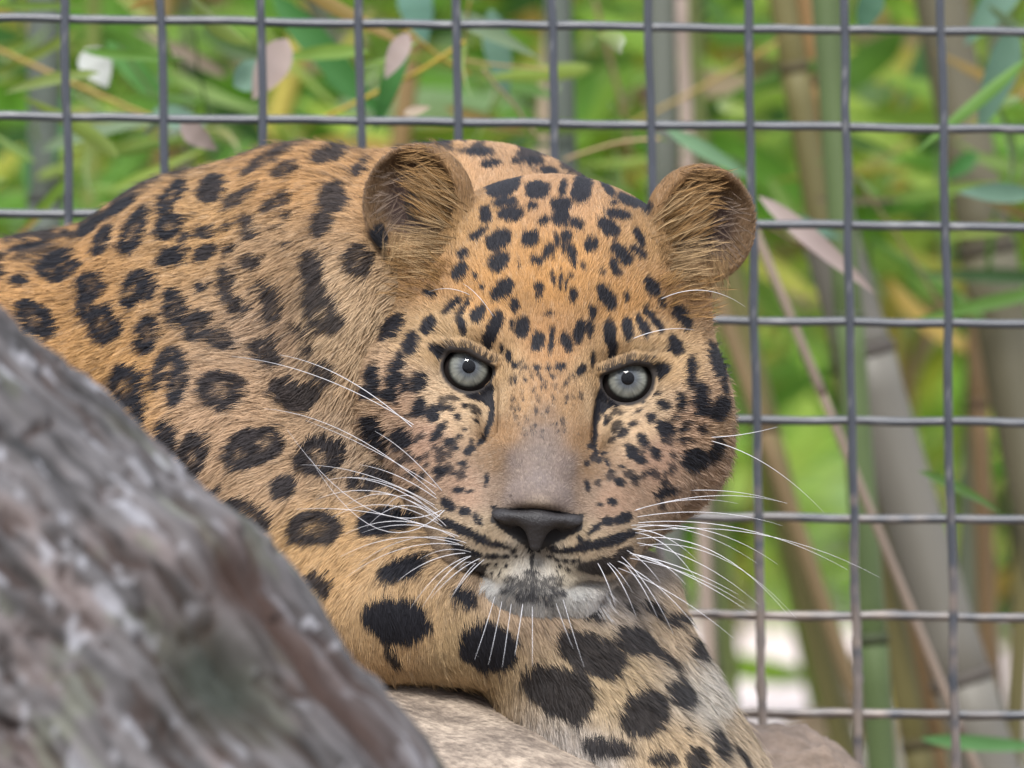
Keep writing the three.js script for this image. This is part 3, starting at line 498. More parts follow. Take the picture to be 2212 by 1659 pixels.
// ---- whiskers: [root x, y, tip x, y, sag] as seen from the front; they stand out forwards or back from the lip ----
{
  const mat = new THREE.MeshStandardMaterial({ color: rgb(0.66, 0.66, 0.7), roughness: 0.4 });
  const rows = [
    [950, 1058, 660, 905, -10, 140], [948, 1075, 570, 872, -35, 60], [905, 925, 500, 762, -25, 20], [960, 1100, 620, 900, 90, 120], [945, 1095, 650, 998, -20, 60], [950, 1105, 700, 1030, -28, 110], [955, 1120, 680, 1070, -34, 150], [950, 1130, 740, 1085, -40, 60], [960, 1140, 715, 1108, -34, 120], [965, 1150, 640, 1095, -16, 160], [990, 1165, 745, 1145, -30, 130], [1000, 1178, 735, 1195, -26, 160], [1010, 1180, 745, 1240, -28, 120], [1010, 1195, 860, 1250, -14, 150], [1020, 1200, 885, 1310, -20, 150], [1040, 1205, 930, 1290, -10, 170], [1030, 1215, 975, 1290, -8, 160],
    [1365, 1105, 1700, 1080, -22, 100], [1370, 1118, 1690, 1130, -18, 120], [1372, 1130, 1830, 1220, -34, 150], [1370, 1140, 1680, 1210, -30, 90], [1375, 1150, 1900, 1235, -40, 130], [1370, 1165, 1700, 1310, -50, 170], [1372, 1172, 1640, 1300, -22, 120], [1376, 1180, 1720, 1320, -50, 80], [1360, 1195, 1620, 1320, -12, 150], [1355, 1205, 1610, 1300, -14, 190], [1340, 1200, 1455, 1365, -16, 190], [1330, 1210, 1520, 1370, -20, 170], [1310, 1215, 1375, 1330, -12, 170], [1290, 1215, 1330, 1310, -8, 160], [1345, 1215, 1420, 1330, -12, 190], [1330, 1225, 1585, 1375, -14, 210], [1520, 945, 1680, 920, 6, -40], [1525, 950, 1780, 1100, -24, 10], [1480, 1060, 1700, 1085, -10, -20],
    [1070, 1285, 1025, 1425, 3, 260], [1085, 1295, 1055, 1435, 3, 250], [1105, 1300, 1085, 1440, 2, 270], [1130, 1300, 1112, 1415, 2, 250], [1150, 1305, 1150, 1440, 2, 250], [1215, 1290, 1262, 1440, 4, 250], [1200, 1300, 1238, 1400, 3, 260],
    [1020, 640, 925, 628, -10, 60], [1070, 690, 1000, 610, -8, 90], [1420, 650, 1610, 655, -26, 60], [1360, 735, 1500, 710, -10, 60],
  ];
  const r = rng(31);
  for (const [u, v, x, y, s, f] of rows.slice(0, 30)) if (r() < 0.8) rows.push([u + (r() - 0.5) * 26, v + (r() - 0.5) * 30, lerp(u, x, 0.45 + r() * 0.5) + (r() - 0.5) * 30, lerp(v, y, 0.5 + r() * 0.45) + (r() - 0.5) * 70, s * (0.3 + r()), f]);
  for (const [u0, v0, u1, v1, sag, fwd] of rows) {
    const h = hit(u0, v0) ?? { u: u0, v: v0, z: 200 }, pts = [], n = 14, z1 = h.z + (fwd - 90) * 0.9, s = (DIST / K - z1) / (DIST / K), eu = 1106 + (u1 - 1106) * s, ev = 829.5 + (v1 - 829.5) * s;
    for (let i = 0; i <= n; i++) { const t = i / n, b = 4 * t * (1 - t); pts.push(world(lerp(h.u, eu, t), lerp(h.v, ev, t) + b * sag + t * t * t * Math.abs(sag) * 0.3, lerp(h.z - 6, z1, t) + b * 30).sub(LO)); }
    const thick = (v0 > 1280 ? 0.42 : 0.6) + r() * 0.3; part(leopard, 'whisker', strand(pts, (t) => thick * (1 - 0.8 * t * t) * K, 5), mat);
  }
}

// ───────────────────────── fence of welded wire ─────────────────────────
const FD = 4.34;
{
  const fence = thing('wire_mesh_fence', seen(1106, 1700, FD));
  tag(fence, 'dark welded wire mesh fence standing right behind the leopard', 'fence');
  const O = fence.position, mat = new THREE.MeshPhysicalMaterial({ vertexColors: true, roughness: 0.4, clearcoat: 0.45, clearcoatRoughness: 0.3 });
  const r = rng(5), paint = [0.044, 0.05, 0.064], mud = [0.19, 0.155, 0.135];
  const crusted = (u, v) => smooth(980, 1400, v) * smooth(2300, 1500, u) + 0.45 * smooth(900, 1500, v);
  const wire = (p0, p1, vert, seed) => {
    const n = 130, pts = [];
    for (let i = 0; i <= n; i++) { const t = i / n, u = lerp(p0[0], p1[0], t), v = lerp(p0[1], p1[1], t); pts.push(seen(u + (vert ? 4 * noise(v / 160, seed, 1) : 0), v + (vert ? 0 : 4 * noise(u / 160, seed, 2)), FD + (vert ? -0.0016 : 0.0016)).sub(O)); }
    const where = (p) => { const k = FD / DIST * K; return [(p.x + O.x) / k + 1106, 829.5 - (p.y + O.y - YC) / k]; };
    part(fence, 'wire', strand(pts, 9.6 * K * FD / DIST, 12, (t, a, p) => {
      const [u, v] = where(p), c = clamp(crusted(u, v) * 0.8 + 0.9 * fbm(u / 26, v / 26, seed, 3) - 0.12, 0, 1) * (crusted(u, v) > 0.02 ? 1 : 0), s = noise(u / 5, v / 5, a) > 0.47 ? 0.5 : 0;
      const k = 1 + 0.25 * noise(u / 40, v / 40, seed); return [0, 1, 2].map((i) => lerp(lerp(paint[i] * k, 0.22, s), mud[i] * (1 + 0.4 * noise(u / 7, v / 7, a)), c));
    }, (p, a) => { const [u, v] = where(p), c = crusted(u, v); return 1 + 0.06 * noise(u / 30, v / 30, a + seed) + c * Math.max(0, 0.55 * fbm(u / 16, v / 16, a + seed, 3)); }), mat);
  };
  for (let i = -1; i < 9; i++) wire([-700, 60 + i * 210.6 + (i > 3 ? 0 : -10) - 20], [2900, 72 + i * 210.3 + 8], false, i + 10);
  [-68, 140, 347, 563, 775, 985, 1193, 1400, 1616, 1822, 2032, 2243].forEach((u, i) => wire([u - 8, -400], [u + 42, 2100], true, i + 40));
}
// ───────────────────────── stone, log, ground ─────────────────────────
function speckle(size, seed, lo, hi, fine) { // grain for stone: colour and height
  const d = new Uint8Array(size * size * 4), h = new Uint8Array(size * size * 4), r = rng(seed);
  const nets = [fine, fine * 2.7, fine * 6.1, fine * 11].map((f) => { const n = Math.max(4, Math.round(Math.min(f, size / 2))); return [n, Float32Array.from({ length: n * n }, r)]; });
  const net = ([n, g], x, y) => { const a = x * n, b = y * n, i = Math.floor(a), j = Math.floor(b), s = a - i, t = b - j, q = (i, j) => g[(j % n) * n + i % n], u = s * s * (3 - 2 * s), w = t * t * (3 - 2 * t); return lerp(lerp(q(i, j), q(i + 1, j), u), lerp(q(i, j + 1), q(i + 1, j + 1), u), w); };
  for (let j = 0; j < size; j++) for (let i = 0; i < size; i++) {
    const x = i / size, y = j / size, n = 0.3 * net(nets[0], x, y) + 0.25 * net(nets[1], x, y) + 0.25 * net(nets[2], x, y) + 0.2 * net(nets[3], x, y);
    const g = clamp((n - 0.5) * 1.7 + 0.5 + (r() - 0.5) * 0.25, 0, 1), o = (j * size + i) * 4;
    for (let k = 0; k < 3; k++) { d[o + k] = lerp(lo[k], hi[k], g); h[o + k] = g * 255; } d[o + 3] = h[o + 3] = 255;
  }
  const mk = (a, srgb) => { const t = new THREE.DataTexture(a, size, size, THREE.RGBAFormat); t.wrapS = t.wrapT = THREE.RepeatWrapping; t.magFilter = THREE.LinearFilter; if (srgb) t.colorSpace = THREE.SRGBColorSpace; t.needsUpdate = true; return t; };
  return [mk(d, true), mk(h, false)];
}
function boulder(pos, rx, ry, rz, seed, amp) { // rounded stone with planes and dents
  const n = 160, m = 90, p = [], idx = [], uv = [], pow = (x, e) => Math.sign(x) * Math.pow(Math.abs(x), e);
  for (let j = 0; j <= m; j++) for (let i = 0; i <= n; i++) {
    const th = j / m * Math.PI, ph = i / n * Math.PI * 2, x = pow(Math.sin(th), 0.75) * pow(Math.cos(ph), 0.8), y = pow(Math.cos(th), 0.7), z = pow(Math.sin(th), 0.75) * pow(Math.sin(ph), 0.8);
    const d = 1 + amp * fbm(Math.cos(ph) * Math.sin(th) * 1.7 + seed, Math.cos(th) * 1.7, Math.sin(ph) * Math.sin(th) * 1.7, 5);
    p.push(x * rx * d, y * ry * d, z * rz * d); uv.push(x * rx * d / 0.36, (z * rz * d - y * ry * d) / 0.36);
  }
  for (let j = 0; j < m; j++) for (let i = 0; i < n; i++) { const a = j * (n + 1) + i, b = a + n + 1; idx.push(a, a + 1, b + 1, a, b + 1, b); }
  const g = bufGeo(p, idx); g.setAttribute('uv', new THREE.BufferAttribute(new Float32Array(uv), 2)); return g;
}
{
  const [map, hgt] = speckle(512, 8, [98, 87, 78], [180, 164, 147], 19);
  const mat = new THREE.MeshStandardMaterial({ map, bumpMap: hgt, bumpScale: 0.0016, roughness: 0.92 });
  const st = solid('stone', boulder(null, 0.34, 0.4, 0.25, 3.3, 0.035), mat); st.position.copy(world(560, 1446, -70)).add(V(0, -0.4, 0)); st.rotation.z = -0.035;
  tag(st, 'large beige speckled stone that the leopard lies on', 'stone');
  const [map2, hgt2] = speckle(256, 18, [92, 80, 71], [140, 124, 112], 7);
  const earth = new THREE.MeshStandardMaterial({ map: map2, bumpMap: hgt2, bumpScale: 0.002, roughness: 1 });
  const s2 = solid('stone', boulder(null, 0.085, 0.3, 0.1, 9.1, 0.08), earth); s2.position.copy(seen(1665, 1562, 4.2)).add(V(0, -0.3, 0));
  tag(s2, 'brown earthy stone at the foot of the fence beside the leopard\'s leg', 'stone');
  const s3 = solid('stone', boulder(null, 0.12, 0.3, 0.1, 5.7, 0.08), mat); s3.position.copy(seen(-70, 1640, 3.75)).add(V(0, -0.3, 0));
  tag(s3, 'pale rough stone below the weathered log in the lower corner', 'stone');
}
{ // weathered log across the near corner
  const D = 3.48, k = DIST / D, path = new THREE.CatmullRomCurve3([[-970, 556], [-667, 816], [-364, 1076], [-61, 1344], [172, 1580], [318, 1762], [490, 1984], [630, 2300], [720, 2640]].map(([u, v], i) => seen(u, v, D + 0.03 - i * 0.015)));
  const n = 420, m = 260, P = [], I = [], C = [], R0 = 560 * K * D / DIST, fr = path.computeFrenetFrames(n, false);
  const pts = path.getSpacedPoints(n), up = V(0, 0, 1), bark = [0.092, 0.086, 0.089];
  for (let i = 0; i <= n; i++) {
    const t = fr.tangents[i], s = V(0, 0, 1).addScaledVector(t, -t.z).normalize(), q = s.clone().cross(t); if (q.x < 0) q.negate();
    const L = i / n * path.getLength() / (K * D / DIST);                          // along the log, in sculpting units
    for (let j = 0; j <= m; j++) {
      const a = j / m * Math.PI * 2, x = Math.cos(a), z = Math.sin(a), arc = a * 460; // a = 0: the edge towards the leopard, a = 90 degrees: facing the lens
      const cx = Math.cos(a) * 3, cz = Math.sin(a) * 3;
      let d = 34 * fbm(L / 420, cx * 0.8, cz * 0.8, 3) - 26 * Math.abs(noise(L / 260, cx * 2.2 + 5, cz * 2.2)) + 12 * fbm(L / 90, cx * 5, cz * 5, 3);
      const furrow = Math.abs(noise(L / 330 + 0.4 * noise(L / 90, cx, cz), cx * 3.1, cz * 3.1)); d -= 26 * smooth(0.14, 0.0, furrow) + 14 * smooth(0.08, 0, Math.abs(noise(L / 700 + 9, cx * 6, cz * 6)));
      // a torn stub with a hollow behind it
      const gu = (c, w, a0, wa) => { const e = ((a + Math.PI) % (2 * Math.PI)) - Math.PI; return Math.exp(-(((L - c) / w) ** 2) - (((e - a0) / wa) ** 2)); };
      d += 22 * gu(1535, 100, 0.15, 0.45) + 8 * gu(1445, 220, 0.5, 0.5);
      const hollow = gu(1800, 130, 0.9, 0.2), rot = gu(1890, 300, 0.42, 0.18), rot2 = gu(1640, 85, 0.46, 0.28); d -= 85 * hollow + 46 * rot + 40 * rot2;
      const r = R0 * (1 + d / 620), p = pts[i].clone().addScaledVector(q, x * r).addScaledVector(s, z * r); P.push(p.x, p.y, p.z);
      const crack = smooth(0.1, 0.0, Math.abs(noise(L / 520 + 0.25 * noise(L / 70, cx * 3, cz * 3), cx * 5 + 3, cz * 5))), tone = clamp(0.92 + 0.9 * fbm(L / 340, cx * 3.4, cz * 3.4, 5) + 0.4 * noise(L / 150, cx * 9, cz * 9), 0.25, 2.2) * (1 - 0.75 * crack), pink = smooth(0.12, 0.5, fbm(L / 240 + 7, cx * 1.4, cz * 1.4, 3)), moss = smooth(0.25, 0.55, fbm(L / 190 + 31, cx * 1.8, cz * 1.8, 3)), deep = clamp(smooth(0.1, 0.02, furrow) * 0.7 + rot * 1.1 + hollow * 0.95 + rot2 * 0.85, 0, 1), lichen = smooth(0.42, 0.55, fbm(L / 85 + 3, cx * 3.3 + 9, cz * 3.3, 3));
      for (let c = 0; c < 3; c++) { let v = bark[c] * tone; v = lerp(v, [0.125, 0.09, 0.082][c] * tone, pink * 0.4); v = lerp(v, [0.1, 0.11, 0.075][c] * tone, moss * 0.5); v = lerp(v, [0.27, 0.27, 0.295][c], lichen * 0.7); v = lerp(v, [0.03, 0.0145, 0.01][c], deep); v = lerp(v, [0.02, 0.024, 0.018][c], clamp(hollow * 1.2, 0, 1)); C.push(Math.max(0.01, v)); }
    }
  }
  for (let i = 0; i < n; i++) for (let j = 0; j < m; j++) { const a = i * (m + 1) + j, b = a + m + 1; I.push(a, b, b + 1, a, b + 1, a + 1); }
  const g = bufGeo(P, I, C); const lg = solid('log', g, new THREE.MeshStandardMaterial({ vertexColors: true, roughness: 0.9 }));
  tag(lg, 'thick grey weathered log slanting across the near corner in front of the leopard', 'log');
}
{ // one sheet of ground out to the horizon, rising a little towards the bamboo, with a pale path beyond
  const P = [], I = [], C = [], xs = [], zs = [];
  for (let i = 0; i <= 120; i++) { const t = i / 60 - 1; xs.push(Math.sign(t) * (Math.abs(t) * 2 + Math.pow(Math.abs(t), 5) * 90)); }
  for (let j = 0; j <= 160; j++) { const t = j / 160; zs.push(5 - t * 14 - Math.pow(t, 8) * 90); }
  for (const z of zs) for (const x of xs) {
    const y = 0.0 + 0.40 * smooth(-0.15, -0.9, z) + 0.012 * fbm(x * 3, z * 3, 1, 3) * smooth(30, 3, Math.abs(z)) + 0.08 * smooth(-6, -30, z);
    P.push(x, y, z); const n = fbm(x * 4, z * 4, 5, 4), path = smooth(-1.6, -2.3, z) * smooth(-9, -7, z), litter = 1 - path;
    const e = [0.16 + 0.06 * n, 0.125 + 0.05 * n, 0.09 + 0.03 * n], s = [0.62 + 0.12 * n, 0.52 + 0.11 * n, 0.5 + 0.1 * n]; for (let k = 0; k < 3; k++) C.push(lerp(s[k], e[k], litter));
  }
  const W = xs.length; for (let j = 0; j < zs.length - 1; j++) for (let i = 0; i < W - 1; i++) { const a = j * W + i; I.push(a, a + 1, a + W + 1, a, a + W + 1, a + W); }
  const g = solid('ground', bufGeo(P, I, C), new THREE.MeshStandardMaterial({ vertexColors: true, roughness: 1 })); tag(g, 'bare earth of the enclosure with a pale path beyond the bamboo', 'ground', null, 'structure');
}
// ───────────────────────── bamboo ─────────────────────────
const GY = 0.40;
function bladeGeo(len, wid, seed, bend = 0.25, fold = 0.25) { // lance-shaped blade, folded along its rib, along +y
  const n = 10, P = [], I = [], r = rng(seed), tw = (r() - 0.5) * 0.8;
  for (let i = 0; i <= n; i++) {
    const t = i / n, w = wid * 0.5 * Math.pow(Math.sin(Math.PI * Math.pow(clamp(t, 0.004, 0.996), 0.72)), 0.85), y = len * t, z = -bend * len * t * t, c = Math.cos(tw * t), s = Math.sin(tw * t);
    for (const k of [-1, 0, 1]) { const lx = k * w, lz = Math.abs(k) * w * fold + w * 0.06 * Math.sin(t * 19 + k); P.push(lx * c - lz * s, y, z + lx * s + lz * c); }
  }
  for (let i = 0; i < n; i++) for (let k = 0; k < 2; k++) { const a = i * 3 + k, b = a + 3; I.push(a, a + 1, b + 1, a, b + 1, b); }
  return bufGeo(P, I);
}
const leafMat = (c, tr = 0.4) => new THREE.MeshPhysicalMaterial({ color: rgb(...c), roughness: 0.7, transmission: tr, thickness: 0, side: THREE.DoubleSide });
// culms: [u, v] low and high on its line of sight, distance, width seen, tint, label
function culm(lowPt, highPt, d, width, tint, label, bend = 0, top = 2.1) {
  const a = seen(...lowPt, d), b = seen(...highPt, d), dir = b.clone().sub(a); dir.divideScalar(dir.y);
  const base = a.clone().addScaledVector(dir, GY - 0.05 - a.y), g = thing('bamboo_culm', base), R = width * K * d / DIST / 2;
  tag(g, label, 'bamboo', 'bamboo culms behind the fence');
  const rn = rng(Math.round(width * 7 + lowPt[0])), shell = new THREE.MeshStandardMaterial({ vertexColors: true, roughness: 0.5 }), ringMat = new THREE.MeshStandardMaterial({ color: rgb(tint[0] * 0.5, tint[1] * 0.45, tint[2] * 0.45), roughness: 0.7 });
  let h = -0.1 + rn() * 0.1; const at = (y) => V(dir.x * y + bend * (y - 0.5) * (y - 0.5), y, dir.z * y - 0.02 * y * y);
  while (h < top) {
    const L = Math.min(top - h, 0.17 + rn() * 0.1 + R * 2), pts = []; for (let i = 0; i <= 8; i++) pts.push(at(h + L * i / 8));
    part(g, 'internode', strand(pts, (t) => R * (1 - h * 0.08) * (1 + 0.05 * (Math.exp(-t * 20) + Math.exp(-(1 - t) * 20))), 20, (t, an, p) => { const k = 1 + 0.2 * fbm(p.x * 30, p.y * 12, p.z * 30 + lowPt[0], 3) + 0.25 * smooth(0.86, 0.97, t); return tint.map((c) => c * k); }), shell);
    const ring = strand([at(h + L - 0.004), at(h + L), at(h + L + 0.004)], (t) => R * (1 - h * 0.08) * (t === 0.5 ? 1.14 : 1.06), 20); part(g, 'node_ring', ring, ringMat); h += L;
  }
  return g;
}
const GREY = [0.135, 0.126, 0.106], OLIVE = [0.12, 0.105, 0.035], GREEN = [0.07, 0.105, 0.035], TAN = [0.24, 0.14, 0.05], DARK = [0.07, 0.085, 0.07];
culm([2125, 1659], [1935, 1000], 4.94, 128, GREY, 'thickest grey bamboo culm, leaning left between the right-hand fence wires', 0.03, 0.5);
culm([2270, 1250], [2150, 620], 5.06, 118, [0.105, 0.095, 0.06], 'stout grey culm with a dark ring at the right edge of the photo', 0.02);
culm([1830, 800], [1690, 0], 4.99, 62, OLIVE, 'olive culm leaning left above the leopard\'s right ear', 0.02);
culm([1872, 800], [1740, 0], 5.06, 56, TAN, 'orange tan culm close beside the olive leaning culm', 0.02);
culm([1905, 1659], [1868, 1150], 4.75, 64, GREEN, 'dark green culm rising just left of the thickest grey culm');
culm([1835, 1659], [1700, 1100], 5.12, 56, [0.13, 0.12, 0.04], 'ochre olive culm low behind the wires beside the leopard\'s paw', 0, 0.55);
culm([2010, 1420], [1780, 860], 4.69, 20, [0.21, 0.16, 0.125], 'thin brown dry cane crossing in front of the thickest grey culm', 0, 0.53);
culm([1760, 1250], [1640, 900], 5.06, 36, [0.17, 0.12, 0.06], 'tan cane behind the fence at the leopard\'s cheek', 0, 0.6);
culm([1232, 800], [1205, 0], 4.94, 62, DARK, 'dark grey green culm straight above the leopard\'s forehead');
culm([1440, 800], [1428, 0], 5.00, 66, [0.1, 0.11, 0.09], 'dark culm rising to the left of the pale pink cane');
culm([1505, 800], [1472, 0], 5.12, 30, [0.42, 0.33, 0.28], 'pale pink dry cane above the gap between the ears');
culm([100, 900], [92, 0], 5.00, 74, DARK, 'dark grey green culm behind the far left fence wires');
culm([2100, 500], [2080, 0], 5.31, 44, [0.16, 0.1, 0.045], 'reddish tan culm behind the grey green leaves at upper right');
culm([2185, 1659], [2230, 1000], 5.37, 50, [0.15, 0.13, 0.05], 'brown culm low at the right edge behind the thickest culm');
culm([1560, 1500], [1530, 900], 5.37, 70, [0.1, 0.12, 0.06], 'blurred green culm beside the leopard\'s jaw');
culm([820, 700], [900, 0], 5.31, 46, [0.2, 0.13, 0.05], 'brown culm behind the leopard\'s left ear');
// leaves one can tell apart: [u, v, distance, turn, length, width, tint, label]
{
  const pink = [0.42, 0.33, 0.31], gg = [0.1, 0.2, 0.14], dg = [0.03, 0.15, 0.02], mg = [0.06, 0.2, 0.03];
  const rows = [
    [505, 185, 4.5, 62, 110, 70, gg, 'dead_leaf', 'broad grey green leaf below the pink dead leaf at upper left'], [185, 105, 4.6, 150, 95, 74, [0.5, 0.52, 0.5], 'dead_leaf', 'pale whitish leaf behind the wires at far upper left'], [620, 85, 4.48, -150, 150, 74, pink, 'dead_leaf', 'wide pink brown dead leaf behind the third wire'], [882, 72, 4.46, -152, 110, 46, pink, 'dead_leaf', 'pinkish dead leaf hanging behind the upper wire near the ear'],
    [392, 262, 4.46, -230, 100, 52, pink, 'dead_leaf', 'curled pale dead leaf above the leopard\'s back'], [1640, 425, 4.5, 128, 330, 42, pink, 'dead_leaf', 'long pale pink strap leaf right of the right ear'], [872, 245, 4.44, 75, 60, 22, [0.5, 0.4, 0.3], 'dead_leaf', 'small tan dead leaf just over the leopard\'s back'],
    [590, -10, 4.7, 138, 360, 66, dg, 'bamboo_leaf', 'dark green strap leaf falling across the upper left wires'], [880, 80, 4.55, -160, 220, 46, dg, 'bamboo_leaf', 'dark green leaf under the hanging pink dead leaf'], [890, -50, 4.7, 170, 150, 80, [0.12, 0.26, 0.2], 'bamboo_leaf', 'pale blue green leaf at the upper edge near the middle'],
    [2190, 60, 4.6, -163, 240, 74, gg, 'bamboo_leaf', 'large grey green leaf at upper right'], [1895, -30, 4.6, -160, 110, 56, [0.05, 0.14, 0.08], 'bamboo_leaf', 'dark green leaf at the upper edge right of the olive culm'], [2230, 420, 4.6, -88, 160, 44, gg, 'bamboo_leaf', 'pointed grey green leaf at the right edge'],
    [1990, 1595, 4.6, 95, 300, 34, [0.1, 0.26, 0.08], 'bamboo_leaf', 'long green leaf arching at the lower right edge'], [2210, -60, 4.7, -140, 200, 70, gg, 'bamboo_leaf', 'grey green leaf at the top right corner'], [1440, 280, 4.6, 118, 220, 34, [0.12, 0.24, 0.12], 'bamboo_leaf', 'slim grey green leaf touching the tip of the right ear'],
    [230, 90, 4.8, 135, 230, 50, mg, 'bamboo_leaf', 'green leaf slanting behind the second upright wire'], [330, 240, 4.6, 105, 120, 50, [0.14, 0.25, 0.18], 'bamboo_leaf', 'pale grey green leaf above the leopard\'s shoulder'], [1060, 20, 4.7, 170, 200, 60, gg, 'bamboo_leaf', 'grey green leaf hanging at the upper middle'], [700, 160, 4.8, 120, 160, 40, dg, 'bamboo_leaf', 'narrow dark leaf below the strap leaf'],
    [60, 420, 5.0, 20, 260, 70, dg, 'bamboo_leaf', 'upright green leaf at the far left above the back'], [1700, 470, 4.7, 110, 130, 30, gg, 'bamboo_leaf', 'small grey leaf crossing the olive culm'], [2110, 330, 4.9, -130, 90, 40, dg, 'bamboo_leaf', 'small dark leaf right of the tenth wire'],
  ];
  rows.forEach(([u, v, d, turn, len, wid, tint, name, label], i) => {
    const k = K * d / DIST, m = solid(name, bladeGeo(len * k, wid * k, i + 3, 0.12, 0.3), leafMat(tint, 0.3));
    m.position.copy(seen(u, v, d)); m.rotation.set(0, (i % 5 - 2) * 0.12, -turn * Math.PI / 180, 'ZYX'); tag(m, label, 'leaf');
  });
  // thin yellow and brown twigs near the fence
  const tw = [[[1000, 90], [700, 255], 4.55, 9, [0.42, 0.3, 0.04]], [[870, 60], [1010, 160], 4.6, 8, [0.42, 0.3, 0.05]], [[0, 105], [380, 270], 4.7, 9, [0.4, 0.27, 0.08]], [[420, 60], [445, 260], 4.7, 5, [0.05, 0.1, 0.03]], [[1050, 150], [1170, 300], 4.6, 7, [0.42, 0.32, 0.2]], [[1000, 130], [1180, 150], 4.55, 5, [0.35, 0.24, 0.1]], [[1420, 300], [1220, 345], 4.6, 7, [0.4, 0.28, 0.15]], [[1680, 90], [1360, 270], 4.9, 8, [0.36, 0.26, 0.08]], [[1760, 250], [2060, 700], 4.8, 7, [0.16, 0.12, 0.06]], [[260, 100], [390, 290], 4.7, 5, [0.12, 0.12, 0.05]], [[1290, 0], [1370, 330], 5.0, 9, [0.3, 0.2, 0.12]], [[1640, 480], [1790, 560], 4.7, 6, [0.2, 0.12, 0.08]], [[1020, 0], [985, 250], 4.6, 6, [0.36, 0.3, 0.08]]];
  const tl = ['yellow stem rising behind the fence left of the left ear', 'yellow stem crossing the wires above the left ear', 'dull yellow stem at the far upper left', 'thin dark stem hanging at upper left', 'dry tan stem over the leopard\'s nape', 'fine brown twig beside the fifth wire', 'tan twig over the middle of the nape', 'ochre stem slanting above the right ear', 'dark thin twig slanting to the right of the olive culm', 'thin dark twig beside the second wire', 'brown stem hanging at the upper middle', 'short dark twig at the right ear', 'yellow stem falling behind the sixth wire'];
  tw.forEach(([a, b, d, w, tint], i) => { const n = 14, pts = []; for (let j = 0; j <= n; j++) { const t = j / n; pts.push(seen(lerp(a[0], b[0], t) + 14 * noise(t * 2, i, 3), lerp(a[1], b[1], t) + 22 * Math.sin(t * Math.PI) * noise(i, 4, 1), d + 0.05 * t)); }
    const m = solid('twig', strand(pts, w * 0.5 * K * d / DIST, 7), new THREE.MeshStandardMaterial({ color: rgb(...tint), roughness: 0.7 })); tag(m, tl[i], 'twig'); });
}
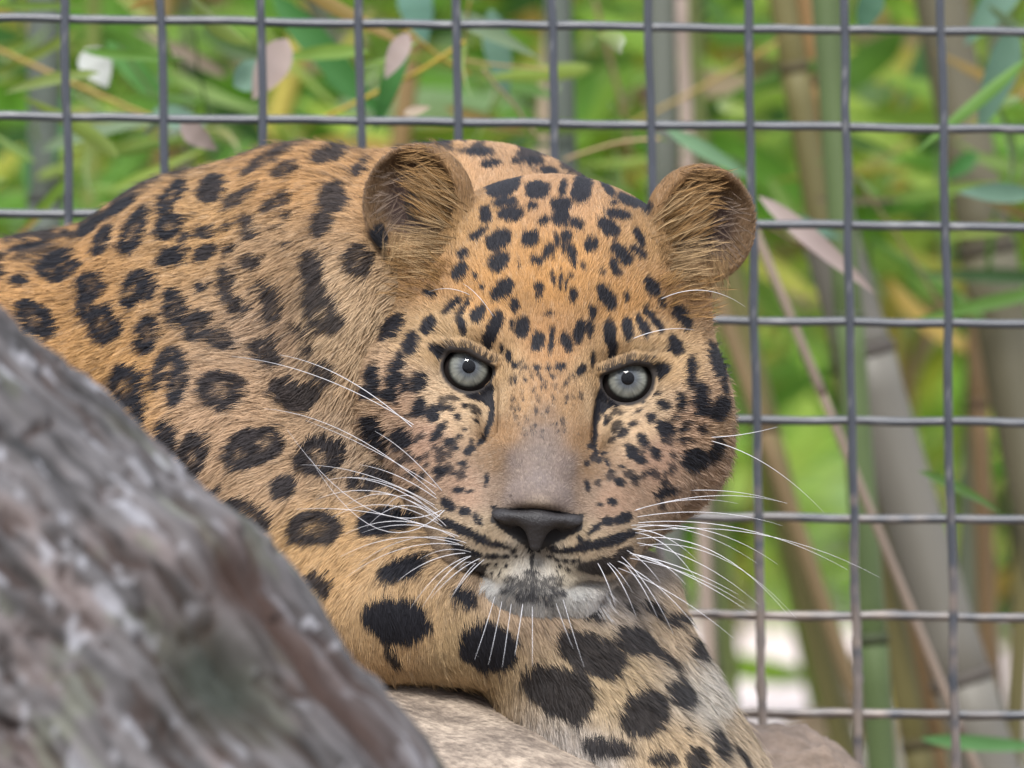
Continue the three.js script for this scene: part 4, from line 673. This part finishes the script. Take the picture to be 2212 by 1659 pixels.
// the mass of leaves behind: too many to count
{
  const r = rng(2024), layers = [
    ['bamboo_sprays', 'slender bamboo leaves close behind the fence', 290, -0.45, -1.1, 0.42, 0.55],
    ['bamboo_foliage', 'dense bright green bamboo leaves filling the space behind the fence', 2800, -1.35, -2.5, 0.9, 0.85],
    ['bamboo_foliage', 'blurred mass of yellow green bamboo leaves farther back', 7000, -2.5, -3.5, 1.3, 0.95],
    ['hedge_foliage', 'far bank of bright leaves beyond the pale path', 14000, -6.6, -8.2, 2.7, 1.5],
  ];
  const blades = [bladeGeo(0.12, 0.02, 1), bladeGeo(0.09, 0.022, 2, 0.4), bladeGeo(0.14, 0.018, 3, 0.15)], m4 = new THREE.Matrix4(), qt = new THREE.Quaternion(), eu = new THREE.Euler(), c = new THREE.Color();
  const tints = [[0.25, 0.44, 0.045], [0.38, 0.53, 0.075], [0.14, 0.33, 0.03], [0.04, 0.14, 0.02], [0.45, 0.46, 0.06], [0.22, 0.34, 0.16], [0.45, 0.3, 0.06], [0.4, 0.3, 0.2]], mat = leafMat([1, 1, 1], 0.5);
  for (const [name, label, count, z0, z1, hw, top] of layers) {
    const g = thing(name, V(0, GY, (z0 + z1) / 2)); tag(g, label, 'foliage', null, 'stuff');
    blades.forEach((geo, b) => {
      const n = Math.floor(count / 3), im = new THREE.InstancedMesh(geo, mat, n);
      for (let i = 0; i < n; i++) {
        let x, y, z, clump; do { x = (r() * 2 - 1) * hw; z = lerp(z0, z1, r()); y = 0.45 + r() * top; clump = fbm(x * 3.2, y * 3.2, z * 2, 2); } while (clump < -0.15 || (y < (z < -6 ? 0 : x > 0.05 ? 0.84 : 0.6) + 0.1 * noise(x * 4, 1, z * 4) && r() < 0.96));
        const dn = Math.PI * (0.55 + r() * 0.4), s = (0.7 + r() * 0.8) * (z < -6 ? 1.5 : z > -1.2 ? 0.6 : 1); eu.set((r() - 0.5) * 0.9, r() * 6.283, (r() < 0.5 ? 1 : -1) * dn * (0.4 + r() * 0.6), 'YXZ'); qt.setFromEuler(eu);
        m4.compose(V(x, y - GY, z - g.position.z), qt, V(s * (z > -1.2 ? 0.6 : 1), s, s)); im.setMatrixAt(i, m4);
        const p = r(), t = tints[p < 0.27 ? 0 : p < 0.47 ? 1 : p < 0.63 ? 2 : p < 0.74 ? 3 : p < 0.84 ? 4 : p < 0.92 ? 5 : p < 0.96 ? 6 : 7], j = (0.85 + r() * 0.5) * (z > -1.2 ? 0.6 : 1); im.setColorAt(i, c.setRGB(t[0] * j, t[1] * j, t[2] * j));
      }
      im.name = 'leaf_mass'; im.castShadow = im.receiveShadow = true; im.userData.kind = 'stuff'; g.add(im);
    });
  }
}
{ // slender canes and stems standing among the far leaves
  const r = rng(808), list = [], stem = strand([0, 1, 2, 3, 4].map((i) => V(0.03 * Math.sin(i * 1.3), i * 0.45, 0.02 * i)), 0.006, 6), g = thing('bamboo_stems', V(0, GY, -2.4)), cols = [[0.3, 0.2, 0.08], [0.16, 0.2, 0.05], [0.08, 0.09, 0.06], [0.36, 0.28, 0.2], [0.4, 0.33, 0.07]];
  tag(g, 'thin canes and stems standing among the blurred leaves', 'bamboo', null, 'stuff');
  const im = new THREE.InstancedMesh(stem, new THREE.MeshStandardMaterial({ color: 0xffffff, roughness: 0.7 }), 90), m = new THREE.Matrix4(), c = new THREE.Color();
  for (let i = 0; i < 90; i++) { const z = -1.3 - r() * 2.2, w = 0.7 - z * 0.2; m.compose(V((r() * 2 - 1) * w, -0.05, z + 2.4), new THREE.Quaternion().setFromEuler(new THREE.Euler((r() - 0.5) * 0.4, r() * 6, (r() - 0.5) * 0.7)), V(0.5 + r() * 1.4, 1, 0.5 + r() * 1.4)); im.setMatrixAt(i, m); const t = cols[Math.floor(r() * 5)], j = 0.7 + r() * 0.6; im.setColorAt(i, c.setRGB(t[0] * j, t[1] * j, t[2] * j)); }
  im.name = 'cane'; im.castShadow = im.receiveShadow = true; im.userData.kind = 'stuff'; g.add(im);
}
camera.far = 250; camera.updateProjectionMatrix();
renderer.render(scene, camera);
